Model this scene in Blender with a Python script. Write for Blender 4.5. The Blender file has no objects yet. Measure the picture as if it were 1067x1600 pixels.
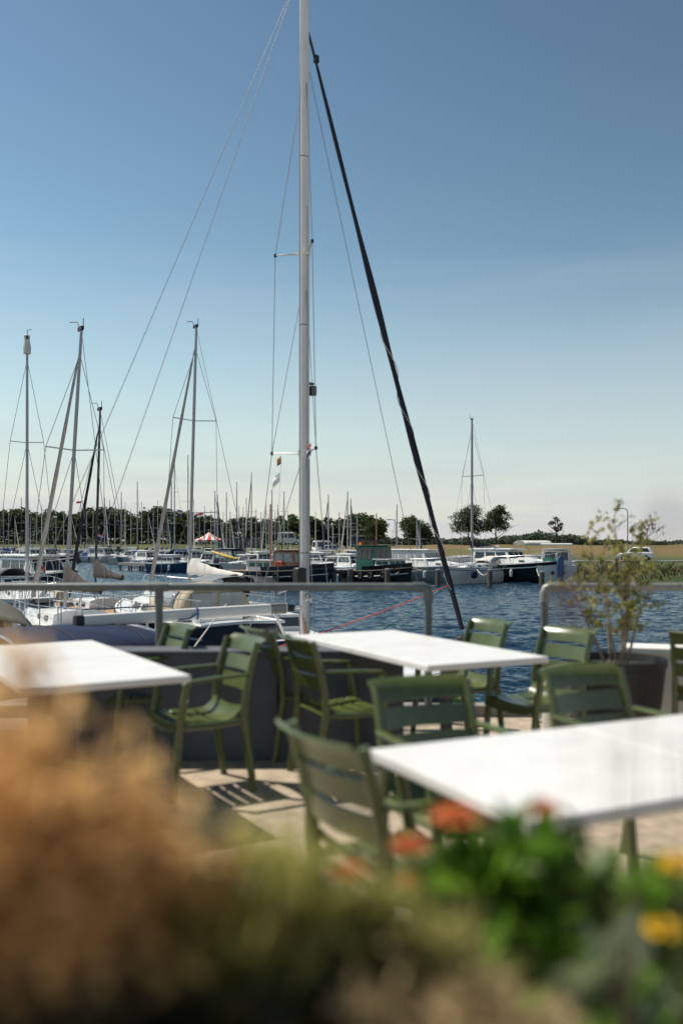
import bpy, bmesh, math, random
from mathutils import Vector, Matrix
import numpy as np
R = math.radians
rnd = random.Random(7)
scene = bpy.context.scene
col = scene.collection

# ------------------------------------------------------------------ camera, sky, sun, exposure
FPX, HOR, CX, CAMZ, WZ = 1400.0, 848.0, 533.5, 1.4, -1.8
cam_d = bpy.data.cameras.new('camera'); cam = bpy.data.objects.new('camera', cam_d); col.objects.link(cam)
cam.location = (0, 0, CAMZ); cam.rotation_euler = (R(90), 0, 0)
cam_d.sensor_fit = 'VERTICAL'; cam_d.sensor_height = 36; cam_d.lens = FPX/1600*36
cam_d.shift_y = (HOR-800)/1600
cam_d.clip_start = .05; cam_d.clip_end = 9000
cam_d.dof.use_dof = True; cam_d.dof.focus_distance = 34; cam_d.dof.aperture_fstop = cam_d.lens/26.0
scene.camera = cam

SUN_EL, SUN_V = 56.0, Vector((-.90, .44, 0)).normalized()
wd = bpy.data.worlds.new('World'); scene.world = wd; wd.use_nodes = True
nt = wd.node_tree; nt.nodes.clear()
sky = nt.nodes.new('ShaderNodeTexSky'); sky.sky_type = 'NISHITA'; sky.sun_disc = False
sky.sun_elevation = R(SUN_EL); sky.sun_rotation = math.atan2(SUN_V.x, SUN_V.y)
sky.air_density = 1.0; sky.dust_density = .1; sky.ozone_density = 2.0; sky.altitude = 0
gm = nt.nodes.new('ShaderNodeGamma'); gm.inputs['Gamma'].default_value = 1.6
tn = nt.nodes.new('ShaderNodeMixRGB'); tn.blend_type = 'MULTIPLY'; tn.inputs['Fac'].default_value = 1; tn.inputs['Color2'].default_value = (1.02, .81, .51, 1)
# a thin veil of high cloud low over the whole horizon, streaky at its upper edge
tc = nt.nodes.new('ShaderNodeTexCoord'); mp = nt.nodes.new('ShaderNodeMapping'); mp.inputs['Scale'].default_value = (1.5, 1.5, 13); mp.inputs['Rotation'].default_value = (0, R(5), 0)
nz = nt.nodes.new('ShaderNodeTexNoise'); nz.inputs['Scale'].default_value = 1.7; nz.inputs['Detail'].default_value = 8; nz.inputs['Roughness'].default_value = .55
sep = nt.nodes.new('ShaderNodeSeparateXYZ')
lo = nt.nodes.new('ShaderNodeMapRange'); lo.inputs['From Min'].default_value = .0; lo.inputs['From Max'].default_value = .40; lo.inputs['To Min'].default_value = 1.05; lo.inputs['To Max'].default_value = -.35; lo.clamp = False
ns = nt.nodes.new('ShaderNodeMath'); ns.operation = 'MULTIPLY_ADD'; ns.inputs[1].default_value = .6; ns.inputs[2].default_value = -.28
mu = nt.nodes.new('ShaderNodeMath'); mu.operation = 'ADD'; mu.use_clamp = True
cl = nt.nodes.new('ShaderNodeMath'); cl.operation = 'MULTIPLY'; cl.inputs[1].default_value = .92
mx = nt.nodes.new('ShaderNodeMixRGB'); mx.inputs['Color2'].default_value = (7.75, 8.35, 9.3, 1)
bg = nt.nodes.new('ShaderNodeBackground'); bg.inputs['Strength'].default_value = .059
ow = nt.nodes.new('ShaderNodeOutputWorld'); L = nt.links.new
L(sky.outputs[0], gm.inputs[0]); L(gm.outputs[0], tn.inputs['Color1']); L(tc.outputs['Generated'], mp.inputs[0]); L(mp.outputs[0], nz.inputs['Vector']); L(nz.outputs['Fac'], ns.inputs[0])
L(tc.outputs['Generated'], sep.inputs[0]); L(sep.outputs['Z'], lo.inputs[0]); L(ns.outputs[0], mu.inputs[0]); L(lo.outputs[0], mu.inputs[1]); L(mu.outputs[0], cl.inputs[0])
L(cl.outputs[0], mx.inputs['Fac']); L(tn.outputs[0], mx.inputs['Color1']); L(mx.outputs[0], bg.inputs[0]); L(bg.outputs[0], ow.inputs[0])

sl = bpy.data.lights.new('sun', 'SUN'); sl.energy = 5.0; sl.angle = R(.53); sl.color = (1, .93, .82)
so = bpy.data.objects.new('sun', sl); col.objects.link(so)
sv = Vector((SUN_V.x*math.cos(R(SUN_EL)), SUN_V.y*math.cos(R(SUN_EL)), math.sin(R(SUN_EL))))
so.rotation_euler = sv.to_track_quat('Z', 'Y').to_euler(); so.location = sv*60
vs = scene.view_settings; vs.view_transform = 'Standard'; vs.look = 'None'; vs.exposure = .27; vs.gamma = 1; vs.use_curve_mapping = False
scene.cycles.use_denoising = True
try: scene.cycles.denoiser = 'OPENIMAGEDENOISE'
except Exception: pass
scene.cycles.max_bounces = 6; scene.cycles.transparent_max_bounces = 8

# ------------------------------------------------------------------ helpers
def at(px, py, d): return Vector(((px-CX)/FPX*d, d, CAMZ+(HOR-py)/FPX*d))
def zof(py, d): return CAMZ+(HOR-py)/FPX*d
def xof(px, d): return (px-CX)/FPX*d
MATS = {}
def mat(name, c, rough=.5, metal=0., var=.12, scale=5., bump=0., coat=0., transl=0., c2=None, island=False, spec=.5, objvar=0.):
    if name in MATS: return MATS[name]
    m = bpy.data.materials.new(name); m.use_nodes = True; t = m.node_tree; b = t.nodes['Principled BSDF']; k = t.links.new
    tcn = t.nodes.new('ShaderNodeTexCoord'); n = t.nodes.new('ShaderNodeTexNoise'); n.inputs['Scale'].default_value = scale; n.inputs['Detail'].default_value = 6; n.inputs['Roughness'].default_value = .62
    k(tcn.outputs['Object'], n.inputs['Vector'])
    rp = t.nodes.new('ShaderNodeValToRGB'); e = rp.color_ramp.elements
    a = [max(0, x*(1-var)) for x in c]; d = [min(1, x*(1+var)) for x in (c2 or c)]
    e[0].position = .3; e[0].color = (*a, 1); e[1].position = .7; e[1].color = (*d, 1)
    if island:
        g = t.nodes.new('ShaderNodeNewGeometry'); k(g.outputs['Random Per Island'], rp.inputs[0]); e[0].position = 0; e[1].position = 1
    else: k(n.outputs['Fac'], rp.inputs[0])
    if objvar:
        oi = t.nodes.new('ShaderNodeObjectInfo'); om = t.nodes.new('ShaderNodeMapRange'); om.inputs['To Min'].default_value = 1-objvar; om.inputs['To Max'].default_value = 1+objvar; hv = t.nodes.new('ShaderNodeHueSaturation')
        k(oi.outputs['Random'], om.inputs[0]); k(om.outputs[0], hv.inputs['Value']); k(rp.outputs[0], hv.inputs['Color']); k(hv.outputs[0], b.inputs['Base Color'])
    else: k(rp.outputs[0], b.inputs['Base Color'])
    b.inputs['Metallic'].default_value = metal; b.inputs['Coat Weight'].default_value = coat; b.inputs['Coat Roughness'].default_value = .12; b.inputs['Specular IOR Level'].default_value = spec
    mr = t.nodes.new('ShaderNodeMapRange'); mr.inputs['To Min'].default_value = max(.02, rough-.08); mr.inputs['To Max'].default_value = min(1, rough+.1); k(n.outputs['Fac'], mr.inputs[0]); k(mr.outputs[0], b.inputs['Roughness'])
    if bump:
        bp = t.nodes.new('ShaderNodeBump'); bp.inputs['Strength'].default_value = bump; bp.inputs['Distance'].default_value = .02; k(n.outputs['Fac'], bp.inputs['Height']); k(bp.outputs[0], b.inputs['Normal'])
    if transl:
        tr = t.nodes.new('ShaderNodeBsdfTranslucent'); ms = t.nodes.new('ShaderNodeMixShader'); ms.inputs[0].default_value = transl
        k(rp.outputs[0], tr.inputs[0]); k(b.outputs[0], ms.inputs[1]); k(tr.outputs[0], ms.inputs[2]); k(ms.outputs[0], t.nodes['Material Output'].inputs[0])
    MATS[name] = m; return m
def glass(name, c=(.02, .025, .03), rough=.06):
    return mat(name, c, rough, var=.2, scale=1.5, spec=.7)

class MB:
    def __init__(s): s.v = []; s.f = []
    def quad(s, a, b, c, d):
        i = len(s.v); s.v += [tuple(a), tuple(b), tuple(c), tuple(d)]; s.f.append((i, i+1, i+2, i+3)); return s
    def box(s, c, z, rz=0., M=None):
        i = len(s.v); hx, hy, hz = z[0]/2, z[1]/2, z[2]/2; m = M or Matrix.Rotation(rz, 3, 'Z')
        for x in (-hx, hx):
            for y in (-hy, hy):
                for w in (-hz, hz): s.v.append(tuple(Vector(c)+m@Vector((x, y, w))))
        s.f += [tuple(i+q for q in f) for f in ((0, 1, 3, 2), (4, 6, 7, 5), (0, 4, 5, 1), (2, 3, 7, 6), (0, 2, 6, 4), (1, 5, 7, 3))]; return s
    def loft(s, rings, closed=True, cap=True):
        i = len(s.v); n = len(rings[0])
        for r in rings: s.v += [tuple(p) for p in r]
        for a in range(len(rings)-1):
            for b in range(n if closed else n-1):
                s.f.append((i+a*n+b, i+a*n+(b+1) % n, i+(a+1)*n+(b+1) % n, i+(a+1)*n+b))
        if cap and closed: s.f.append(tuple(i+b for b in range(n))); s.f.append(tuple(i+(len(rings)-1)*n+b for b in range(n)))
        return s
    def tube(s, pts, r, n=8, flat=1.):
        pts = [Vector(p) for p in pts]; rings = []; up = None
        for q, p in enumerate(pts):
            t = (pts[min(q+1, len(pts)-1)]-pts[max(q-1, 0)]).normalized()
            if up is None: up = Vector((0, 0, 1)) if abs(t.z) < .9 else Vector((0, 1, 0))
            x = t.cross(up).normalized(); y = x.cross(t).normalized(); up = y
            rr = r[q] if isinstance(r, (list, tuple)) else r
            rings.append([p+x*math.cos(2*math.pi*k/n)*rr+y*math.sin(2*math.pi*k/n)*rr*flat for k in range(n)])
        return s.loft(rings)
    def lathe(s, prof, n=24, c=(0, 0, 0)):
        return s.loft([[Vector(c)+Vector((r*math.cos(2*math.pi*k/n), r*math.sin(2*math.pi*k/n), z)) for k in range(n)] for r, z in prof])
    def slab(s, poly, z0, z1):
        return s.loft([[(p[0], p[1], z0) for p in poly], [(p[0], p[1], z1) for p in poly]])
    def mesh(s, name, smooth=35, fix=True):
        me = bpy.data.meshes.new(name); me.from_pydata(s.v, [], s.f)
        if fix:
            b = bmesh.new(); b.from_mesh(me); bmesh.ops.recalc_face_normals(b, faces=b.faces); b.to_mesh(me); b.free()
        if smooth:
            me.shade_smooth(); me.set_sharp_from_angle(angle=R(smooth))
        me.update(); return me
    def build(s, name, m, parent=None, smooth=35, fix=True):
        me = s.mesh(name, smooth, fix); me.materials.append(m); return link(name, me, parent)
def link(name, me, parent=None):
    o = bpy.data.objects.new(name, me); col.objects.link(o)
    if parent: o.parent = parent
    return o
def tag(o, label=None, cat=None, group=None, kind=None):
    if label: o['label'] = label
    if cat: o['category'] = cat
    if group: o['group'] = group
    if kind: o['kind'] = kind
    return o
def empty(name, loc=(0, 0, 0), rz=0., label=None, cat=None, group=None):
    o = bpy.data.objects.new(name, None); col.objects.link(o); o.location = loc; o.rotation_euler = (0, 0, rz); o.empty_display_size = .1
    return tag(o, label, cat, group)
def copy_tree(o, parent=None):
    c = o.copy(); col.objects.link(c); c.parent = parent
    for ch in list(o.children): copy_tree(ch, c)
    return c
def bevel(o, w=.004, n=2):
    b = o.modifiers.new('bevel', 'BEVEL'); b.width = w; b.segments = n; b.limit_method = 'ANGLE'; b.angle_limit = R(40); return o

# materials
concrete = mat('terrace_concrete', (.31, .25, .18), .85, var=.2, scale=9, bump=.35, c2=(.39, .315, .23))
quay = mat('quay_concrete', (.25, .24, .22), .9, var=.2, scale=3, bump=.5)
grey_wall = mat('grey_wall_paint', (.085, .095, .115), .7, var=.24, scale=3, bump=.15)
white_wall = mat('white_wall_paint', (.72, .70, .66), .7, var=.07, scale=3, bump=.1)
galv = mat('galvanised_steel', (.12, .135, .135), .5, .3, var=.18, scale=14)
galv_l = mat('light_galvanised_steel', (.25, .25, .24), .5, .3, var=.2, scale=14)
chair_green = mat('green_powder_coat', (.074, .097, .027), .25, var=.16, scale=9, spec=.7, objvar=.12, bump=.03)
table_white = mat('white_laminate', (.68, .67, .645), .36, var=.06, scale=7)
table_dark = mat('black_table_steel', (.02, .022, .025), .45, var=.2)
gel = mat('white_gelcoat', (.74, .74, .72), .22, var=.06, scale=1.3, coat=.4)
gel_c = mat('cream_gelcoat', (.62, .60, .53), .3, var=.08, scale=1.3, coat=.3)
gel_g = mat('grey_gelcoat', (.34, .40, .44), .28, var=.08, scale=1.3, coat=.3)
navy_h = mat('navy_hull_paint', (.010, .014, .032), .2, var=.25, scale=1.2, coat=.5)
black_h = mat('black_hull_paint', (.010, .011, .014), .22, var=.25, scale=1.2, coat=.4)
blue_h = mat('blue_hull_paint', (.02, .05, .12), .25, var=.2, scale=1.2, coat=.4)
steelblue = mat('blue_grey_hull_paint', (.07, .13, .18), .3, var=.2, scale=1.2, coat=.3)
green_h = mat('green_boat_paint', (.006, .085, .06), .35, var=.15, scale=2, coat=.2)
alu = mat('mast_aluminium', (.36, .36, .36), .42, .2, var=.07, scale=2.5)
alu_w = mat('white_mast_paint', (.74, .71, .68), .35, .0, var=.06, scale=2.5)
dark_rig = mat('black_mast_carbon', (.025, .022, .022), .45, var=.2)
wire = mat('stainless_wire', (.22, .21, .22), .55, .2, var=.1)
steel = mat('stainless_tube', (.55, .55, .55), .25, .9, var=.08)
rope_w = mat('pale_rope', (.55, .50, .43), .9, var=.15, scale=60)
rope_r = mat('red_rope', (.62, .05, .045), .8, var=.15, scale=60)
rope_g = mat('green_rope', (.04, .32, .16), .8, var=.15, scale=60)
navy_c = mat('navy_canvas', (.017, .028, .062), .9, var=.22, scale=3, bump=.3, spec=.15)
furl_c = mat('dark_navy_sailcloth', (.007, .010, .020), .75, var=.3, scale=4, bump=.3)
brown_c = mat('brown_canvas', (.045, .038, .032), .85, var=.25, scale=3, bump=.5)
beige_c = mat('beige_canvas', (.42, .35, .25), .8, var=.12, scale=3, bump=.3)
olive_c = mat('olive_canvas', (.075, .075, .055), .8, var=.2, scale=3, bump=.3)
grey_c = mat('grey_canvas', (.16, .17, .18), .8, var=.15, scale=3, bump=.3)
white_c = mat('white_sailcloth', (.58, .56, .52), .75, var=.1, scale=3, bump=.5)
blue_c = mat('bright_blue_canvas', (.02, .09, .33), .75, var=.2, scale=3, bump=.3)
win = glass('dark_window'); win_l = mat('clear_vinyl', (.32, .34, .34), .12, var=.25, scale=2.5, spec=.7)
teak = mat('teak_deck', (.30, .20, .12), .7, var=.2, scale=12)
varnish = mat('varnished_wood', (.26, .085, .025), .3, var=.25, scale=5, coat=.5)
black_p = mat('black_plastic', (.015, .015, .016), .5, var=.2)
red_p = mat('red_paint', (.55, .04, .03), .5); orange_p = mat('orange_paint', (.75, .22, .03), .5); yellow_p = mat('yellow_plastic', (.65, .42, .03), .45); board_b = mat('board_blue', (.035, .13, .29), .4); teal_p = mat('teal_paint', (.10, .45, .33), .5)
white_p = mat('white_paint', (.78, .77, .74), .5, var=.05)
pile_m = mat('weathered_timber', (.11, .09, .075), .9, var=.35, scale=7, bump=.6)
plank_m = mat('grey_planks', (.40, .36, .31), .85, var=.25, scale=6, bump=.3)
bark = mat('tree_bark', (.07, .055, .042), .95, var=.35, scale=8, bump=.6)
tyre = mat('tyre_rubber', (.015, .015, .015), .8)

# ------------------------------------------------------------------ terrace and quay
tag(MB().box((0, 2.1, -.75), (26, 10.2, 1.5)).build('terrace', concrete), kind='structure')
tag(MB().box((0, 7.275, -.66), (26, .15, 1.5)).build('quay_edge', quay), kind='structure')
tag(MB().box((3, 7.2, -2.6), (40, .5, 2.6)).build('quay_foundation', quay), kind='structure')
# ------------------------------------------------------------------ water
def water_mat():
    m = bpy.data.materials.new('harbour_water'); m.use_nodes = True; t = m.node_tree; b = t.nodes['Principled BSDF']; k = t.links.new
    b.inputs['Base Color'].default_value = (.006, .022, .040, 1); b.inputs['Roughness'].default_value = .06; b.inputs['IOR'].default_value = 1.33
    tcn = t.nodes.new('ShaderNodeTexCoord'); h = None
    for sc_, st, an in ((6.0, .10, 20), (14.0, .05, -15)):
        mpn = t.nodes.new('ShaderNodeMapping'); mpn.inputs['Scale'].default_value = (sc_*.6, sc_, sc_); mpn.inputs['Rotation'].default_value = (0, 0, R(an))
        n = t.nodes.new('ShaderNodeTexNoise'); n.inputs['Scale'].default_value = 1; n.inputs['Detail'].default_value = 3
        k(tcn.outputs['Object'], mpn.inputs[0]); k(mpn.outputs[0], n.inputs['Vector'])
        mm = t.nodes.new('ShaderNodeMath'); mm.operation = 'MULTIPLY'; mm.inputs[1].default_value = st; k(n.outputs['Fac'], mm.inputs[0])
        if h is None: h = mm
        else:
            ad = t.nodes.new('ShaderNodeMath'); ad.operation = 'ADD'; k(h.outputs[0], ad.inputs[0]); k(mm.outputs[0], ad.inputs[1]); h = ad
    bp = t.nodes.new('ShaderNodeBump'); bp.inputs['Strength'].default_value = 1; bp.inputs['Distance'].default_value = .5; k(h.outputs[0], bp.inputs['Height']); k(bp.outputs[0], b.inputs['Normal'])
    return m
def wave_h(x, y, g_=np.random.default_rng(3)):
    h = np.zeros_like(x); ph = .9*np.sin(x*.21+y*.13)+.7*np.sin(x*.07-y*.19+1)+.6*np.sin(x*.55+y*.41)
    for k in range(26):
        lam = .17*1.125**k; a = R(250)+g_.normal()*.55; kk = 2*math.pi/lam; p0 = g_.uniform(0, 6.28)
        am = .0135*lam**.9 if lam < 1.1 else .0135*1.1**.9*(1.1/lam)**.5
        h += am*np.sin(kk*(x*math.cos(a)+y*math.sin(a))+p0+ph*(1+k % 3)+.8*np.sin(kk*.23*(x*math.sin(a)-y*math.cos(a))+k))
    return h*(.72+.34*np.sin(x*.11+y*.06+.6*np.sin(y*.09))*np.sin(y*.047-x*.03+1.)+.16*np.sin(x*.31-y*.22))
wv, wf, base_i = [], [], 0
for (xa, xb, nx_, ya, yb, ny_) in ((-14, 15, 460, 6.9, 30, 430), (-36, 36, 430, 30, 90, 420), (-80, 60, 330, 90, 190, 240)):
    X, Y = np.meshgrid(np.linspace(xa, xb, nx_), np.linspace(ya, yb, ny_)); Z = WZ+wave_h(X, Y, np.random.default_rng(3))
    wv.append(np.stack([X, Y, Z], -1).reshape(-1, 3)); ii = (np.arange(ny_-1)[:, None]*nx_+np.arange(nx_-1)[None, :]).reshape(-1)+base_i
    wf.append(np.stack([ii, ii+1, ii+nx_+1, ii+nx_], 1)); base_i += nx_*ny_
wv.append(np.array([(-400, 6.9, WZ-.14), (400, 6.9, WZ-.14), (400, 330, WZ-.14), (-400, 330, WZ-.14)], float)); wf.append(np.array([[base_i, base_i+1, base_i+2, base_i+3]]))
wv = np.concatenate(wv).astype(np.float32); wf = np.concatenate(wf).astype(np.int32)
wme = bpy.data.meshes.new('water'); wme.vertices.add(len(wv)); wme.vertices.foreach_set('co', wv.ravel()); wme.loops.add(wf.size); wme.loops.foreach_set('vertex_index', wf.ravel())
wme.polygons.add(len(wf)); wme.polygons.foreach_set('loop_start', np.arange(0, wf.size, 4, dtype=np.int32)); wme.update(calc_edges=True); wme.validate(); wme.shade_smooth()
wme.materials.append(water_mat()); tag(link('water', wme), kind='structure')

# ------------------------------------------------------------------ terrain
def lerp(x, pts):
    if x <= pts[0][0]: return pts[0][1]
    for (a, p), (b, q) in zip(pts, pts[1:]):
        if x <= b: return p+(q-p)*(x-a)/(b-a)
    return pts[-1][1]
def sst(a, b, x): x = min(1, max(0, (x-a)/(b-a))); return x*x*(3-2*x)
def shore(x): return lerp(x, [(-8, 184), (-1, 120), (3, 94), (9, 88), (19.3, 84), (21.5, 68), (60, 66)])
def height(x, y):
    s = shore(x); t = y-s
    edge = lerp(t, [(-3, -3.2), (0, -2.0), (1.2, -1.45), (3, -1.3)])
    rt = lerp(y, [(100, -1.15), (105.5, -.92), (110, -.9), (112, -.75), (130, 1.02), (134, 1.06), (146, -.1), (300, -.3)])
    lf = lerp(y, [(184, -2), (187, -1.2), (198, .9), (204, 1.1), (400, 1.1)])
    w = sst(-14, 5, x)
    h = w*rt+(1-w)*lf if t > 0 else -3.2
    if t < 3: h = min(edge, h) if t > 0 else edge
    else: h = max(-1.35, h)
    return h
def ground_mat():
    m = bpy.data.materials.new('dike_grass'); m.use_nodes = True; t = m.node_tree; b = t.nodes['Principled BSDF']; k = t.links.new; b.inputs['Roughness'].default_value = .95
    tcn = t.nodes.new('ShaderNodeTexCoord'); n1 = t.nodes.new('ShaderNodeTexNoise'); n1.inputs['Scale'].default_value = .16; n1.inputs['Detail'].default_value = 8; n1.inputs['Roughness'].default_value = .7
    n2 = t.nodes.new('ShaderNodeTexNoise'); n2.inputs['Scale'].default_value = 2.6; n2.inputs['Detail'].default_value = 5
    mpn = t.nodes.new('ShaderNodeMapping'); mpn.inputs['Scale'].default_value = (.5, 1.6, 6); k(tcn.outputs['Object'], mpn.inputs[0]); k(mpn.outputs[0], n1.inputs['Vector']); k(tcn.outputs['Object'], n2.inputs['Vector'])
    sp = t.nodes.new('ShaderNodeSeparateXYZ'); k(tcn.outputs['Object'], sp.inputs[0])
    hh = t.nodes.new('ShaderNodeMapRange'); hh.inputs['From Min'].default_value = -1.2; hh.inputs['From Max'].default_value = -.2; hh.inputs['To Min'].default_value = -.28; hh.inputs['To Max'].default_value = .16; k(sp.outputs['Z'], hh.inputs[0]); lw = t.nodes.new('ShaderNodeMapRange'); lw.inputs['From Min'].default_value = -12; lw.inputs['From Max'].default_value = 4; lw.inputs['To Min'].default_value = -.2; lw.inputs['To Max'].default_value = 0; k(sp.outputs['X'], lw.inputs[0]); a0 = t.nodes.new('ShaderNodeMath'); k(hh.outputs[0], a0.inputs[0]); k(lw.outputs[0], a0.inputs[1])
    ad = t.nodes.new('ShaderNodeMath'); k(a0.outputs[0], ad.inputs[0]); k(n1.outputs['Fac'], ad.inputs[1])
    rp = t.nodes.new('ShaderNodeValToRGB'); e = rp.color_ramp.elements; e[0].position = .25; e[0].color = (.032, .052, .012, 1); e[1].position = .75; e[1].color = (.150, .092, .034, 1)
    x = e.new(.48); x.color = (.062, .070, .018, 1); x = e.new(.62); x.color = (.110, .088, .026, 1); k(ad.outputs[0], rp.inputs[0])
    mxn = t.nodes.new('ShaderNodeMixRGB'); mxn.blend_type = 'MULTIPLY'; mxn.inputs[0].default_value = .5; k(rp.outputs[0], mxn.inputs[1]); k(n2.outputs['Fac'], mxn.inputs[2])
    g = t.nodes.new('ShaderNodeMixRGB'); g.blend_type = 'ADD'; g.inputs[0].default_value = .35; k(mxn.outputs[0], g.inputs[1]); k(rp.outputs[0], g.inputs[2])
    k(g.outputs[0], b.inputs['Base Color'])
    bp = t.nodes.new('ShaderNodeBump'); bp.inputs['Strength'].default_value = .8; bp.inputs['Distance'].default_value = .25; k(n2.outputs['Fac'], bp.inputs['Height']); k(bp.outputs[0], b.inputs['Normal'])
    return m
grass_m = ground_mat()
xs = list(range(-150, -20, 6))+[-20+i*1.5 for i in range(54)]+list(range(62, 200, 6)); ys = [60+i*1.5 for i in range(108)]+list(range(222, 420, 12))
g = MB(); nx = len(xs)
for y in ys:
    for x in xs: g.v.append((x, y, height(x, y)+(.10*math.sin(x*.7+y*.31)*math.sin(y*.53) if y > shore(x)+4 else 0)))
for j in range(len(ys)-1):
    for i in range(nx-1): g.f.append((j*nx+i, j*nx+i+1, (j+1)*nx+i+1, (j+1)*nx+i))
tag(g.build('dike', grass_m, fix=False, smooth=60), kind='structure')
tag(MB().quad((-4000, 400, -.6), (4000, 400, -.6), (4000, 6000, -.6), (-4000, 6000, -.6)).build('far_fields', grass_m), kind='structure')
road_m = mat('pale_asphalt', (.17, .165, .155), .9, var=.12, scale=1.5)
rd = MB()
pr = [(xx, height(xx, 108)) for xx in range(4, 130, 3)]
rd.loft([[(xx, 106.2, height(xx, 106.2)+.16) for xx, _ in pr], [(xx, 109.6, height(xx, 109.6)+.16) for xx, _ in pr]], closed=False)
tag(rd.build('road', road_m, fix=False), kind='structure')

# ------------------------------------------------------------------ foliage helpers
def leaf_mesh(name, pts, size, m, nrm=None, aspect=.55, jit=.35, up=.25, seed=1):
    """one small bent leaf (two quads) per point"""
    g_ = np.random.default_rng(seed); pts = np.asarray(pts); n = len(pts)
    a = g_.normal(size=(n, 3)); a[:, 2] += up; a /= np.linalg.norm(a, axis=1)[:, None]
    b = np.cross(a, g_.normal(size=(n, 3))); b /= np.linalg.norm(b, axis=1)[:, None]; c = np.cross(a, b)
    s = size*(1+jit*g_.uniform(-1, 1, n))[:, None]
    p0 = pts-a*s*.5; p1 = pts+b*s*aspect*.5+c*s*.08; p2 = pts+a*s*.5; p3 = pts-b*s*aspect*.5+c*s*.08; pm = pts-c*s*.04
    v = np.stack([p0, p1, p2, p3], 1).reshape(-1, 3)
    me = bpy.data.meshes.new(name); i = np.arange(n)*4
    me.from_pydata(v.tolist(), [], np.stack([i, i+1, i+2, i+3], 1).tolist()); me.materials.append(m); me.update(); return me
def crown_pts(blobs, n, seed, shell=.45):
    g_ = np.random.default_rng(seed); vol = np.array([b[1][0]*b[1][1]*b[1][2] for b in blobs])**.8; cnt = (n*vol/vol.sum()).astype(int); out = []
    for (c, r), k in zip(blobs, cnt):
        d = g_.normal(size=(k, 3)); d /= np.linalg.norm(d, axis=1)[:, None]
        rr = g_.uniform(shell, 1, k)**.6; rr = rr*(1+.22*np.sin(d[:, 0]*7+d[:, 2]*5+c[0]*9)+.12*g_.normal(size=k))
        out.append(np.array(c)+d*rr[:, None]*np.array(r))
    return np.concatenate(out)
fol = mat('tree_foliage', (.014, .028, .009), .7, var=.2, c2=(.085, .115, .030), island=True, transl=.25)
fol2 = mat('light_tree_foliage', (.028, .050, .013), .7, var=.2, c2=(.085, .110, .030), island=True, transl=.25)
fol_d = mat('hazed_distant_foliage', (.040, .060, .042), .8, var=.2, c2=(.11, .14, .085), island=True, transl=.2)  # paler, bluer leaf colour has the distance haze painted in

def branches(mb, base, top, r, seed, n=7, spread=.5, depth=1):
    q = random.Random(seed); base = Vector(base); top = Vector(top); h = (top-base).length
    mid = base.lerp(top, .5)+Vector((q.uniform(-.04, .04)*h, q.uniform(-.04, .04)*h, 0))
    mb.tube([base, mid, top], [r, r*.7, r*.2], 7); tips = []
    for i in range(n):
        t = .35+.6*i/n; p = base.lerp(mid, t*2) if t < .5 else mid.lerp(top, t*2-1)
        a = i*2.4+q.uniform(-.4, .4); l = h*spread*(1.1-t)*q.uniform(.8, 1.2)+.1*h
        d = Vector((math.cos(a), math.sin(a), q.uniform(.5, 1.1))).normalized()
        e = p+d*l; mb.tube([p, p+d*l*.5+Vector((0, 0, -.03*l)), e], [r*.45*(1.1-t*.6), r*.25, r*.08], 5); tips.append(e)
        if depth:
            for k in range(3):
                d2 = (d+Vector((q.uniform(-.8, .8), q.uniform(-.8, .8), q.uniform(-.1, .7)))).normalized(); s0 = p.lerp(e, .4+.2*k); mb.tube([s0, s0+d2*l*.45], [r*.2, r*.04], 4); tips.append(s0+d2*l*.45)
    return tips
def tree(name, loc, h, blobs, n, leaf, m, label, seed, group=None, trunk_r=.16, tb=.55):
    o = empty(name, loc, rnd.uniform(0, 0), label, 'tree', group)
    t = MB(); branches(t, (0, 0, -.3), (0, 0, h*.85), trunk_r, seed, 8, tb); t.build('trunk', bark, o)
    if n: link('crown', leaf_mesh('crown', crown_pts(blobs, n, seed), leaf, m, seed=seed), o)
    return o

# ------------------------------------------------------------------ boats
def hull_shape(Lg, B, fb, wide=.7, mid=.42, rake=.1, sheer=.25, flare=.9, n=16, plumb=.02):
    def hb(s):
        if s > mid: return B/2*max(.012, 1-((s-mid)/(1-mid))**2.3)
        return B/2*(1-(1-wide)*((mid-s)/mid)**2)
    def zs(s): return fb*(1+sheer*max(0, s-.3)**2*2+.04*(1-s))
    rings = []
    for i in range(n+1):
        s = i/n; b = hb(s); z = zs(s); x0 = -Lg/2+Lg*s; ov = rake*Lg*s**3
        def px(f): return x0-ov*(1-f)+(plumb*Lg*(1-f) if s < .05 else 0)
        k = flare*(1-.45*s*s)
        half = [(px(1), b, z), (px(.6), b*(k+(1-k)*.75), z*.6), (px(.2), b*k*.94, z*.15), (px(.1), b*k*.8, -.12), (px(0), b*k*.3, -.38)]
        rings.append([Vector(p) for p in half]+[Vector((p[0], -p[1], p[2])) for p in reversed(half)])
    deck = []
    for i in range(n+1):
        s = i/n; b = hb(s)*.985; z = zs(s)-.03; x = -Lg/2+Lg*s
        deck.append([(x, b, z), (x, b*.5, z+.05*B/3), (x, 0, z+.07*B/3), (x, -b*.5, z+.05*B/3), (x, -b, z)])
    return rings, deck, hb, zs
def sheer_line(hb, zs, Lg, side, off=0., dz=0., s0=0., s1=1., n=14):
    return [Vector((-Lg/2+Lg*(s0+(s1-s0)*i/n), side*(hb(s0+(s1-s0)*i/n)+off), zs(s0+(s1-s0)*i/n)+dz)) for i in range(n+1)]
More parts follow.
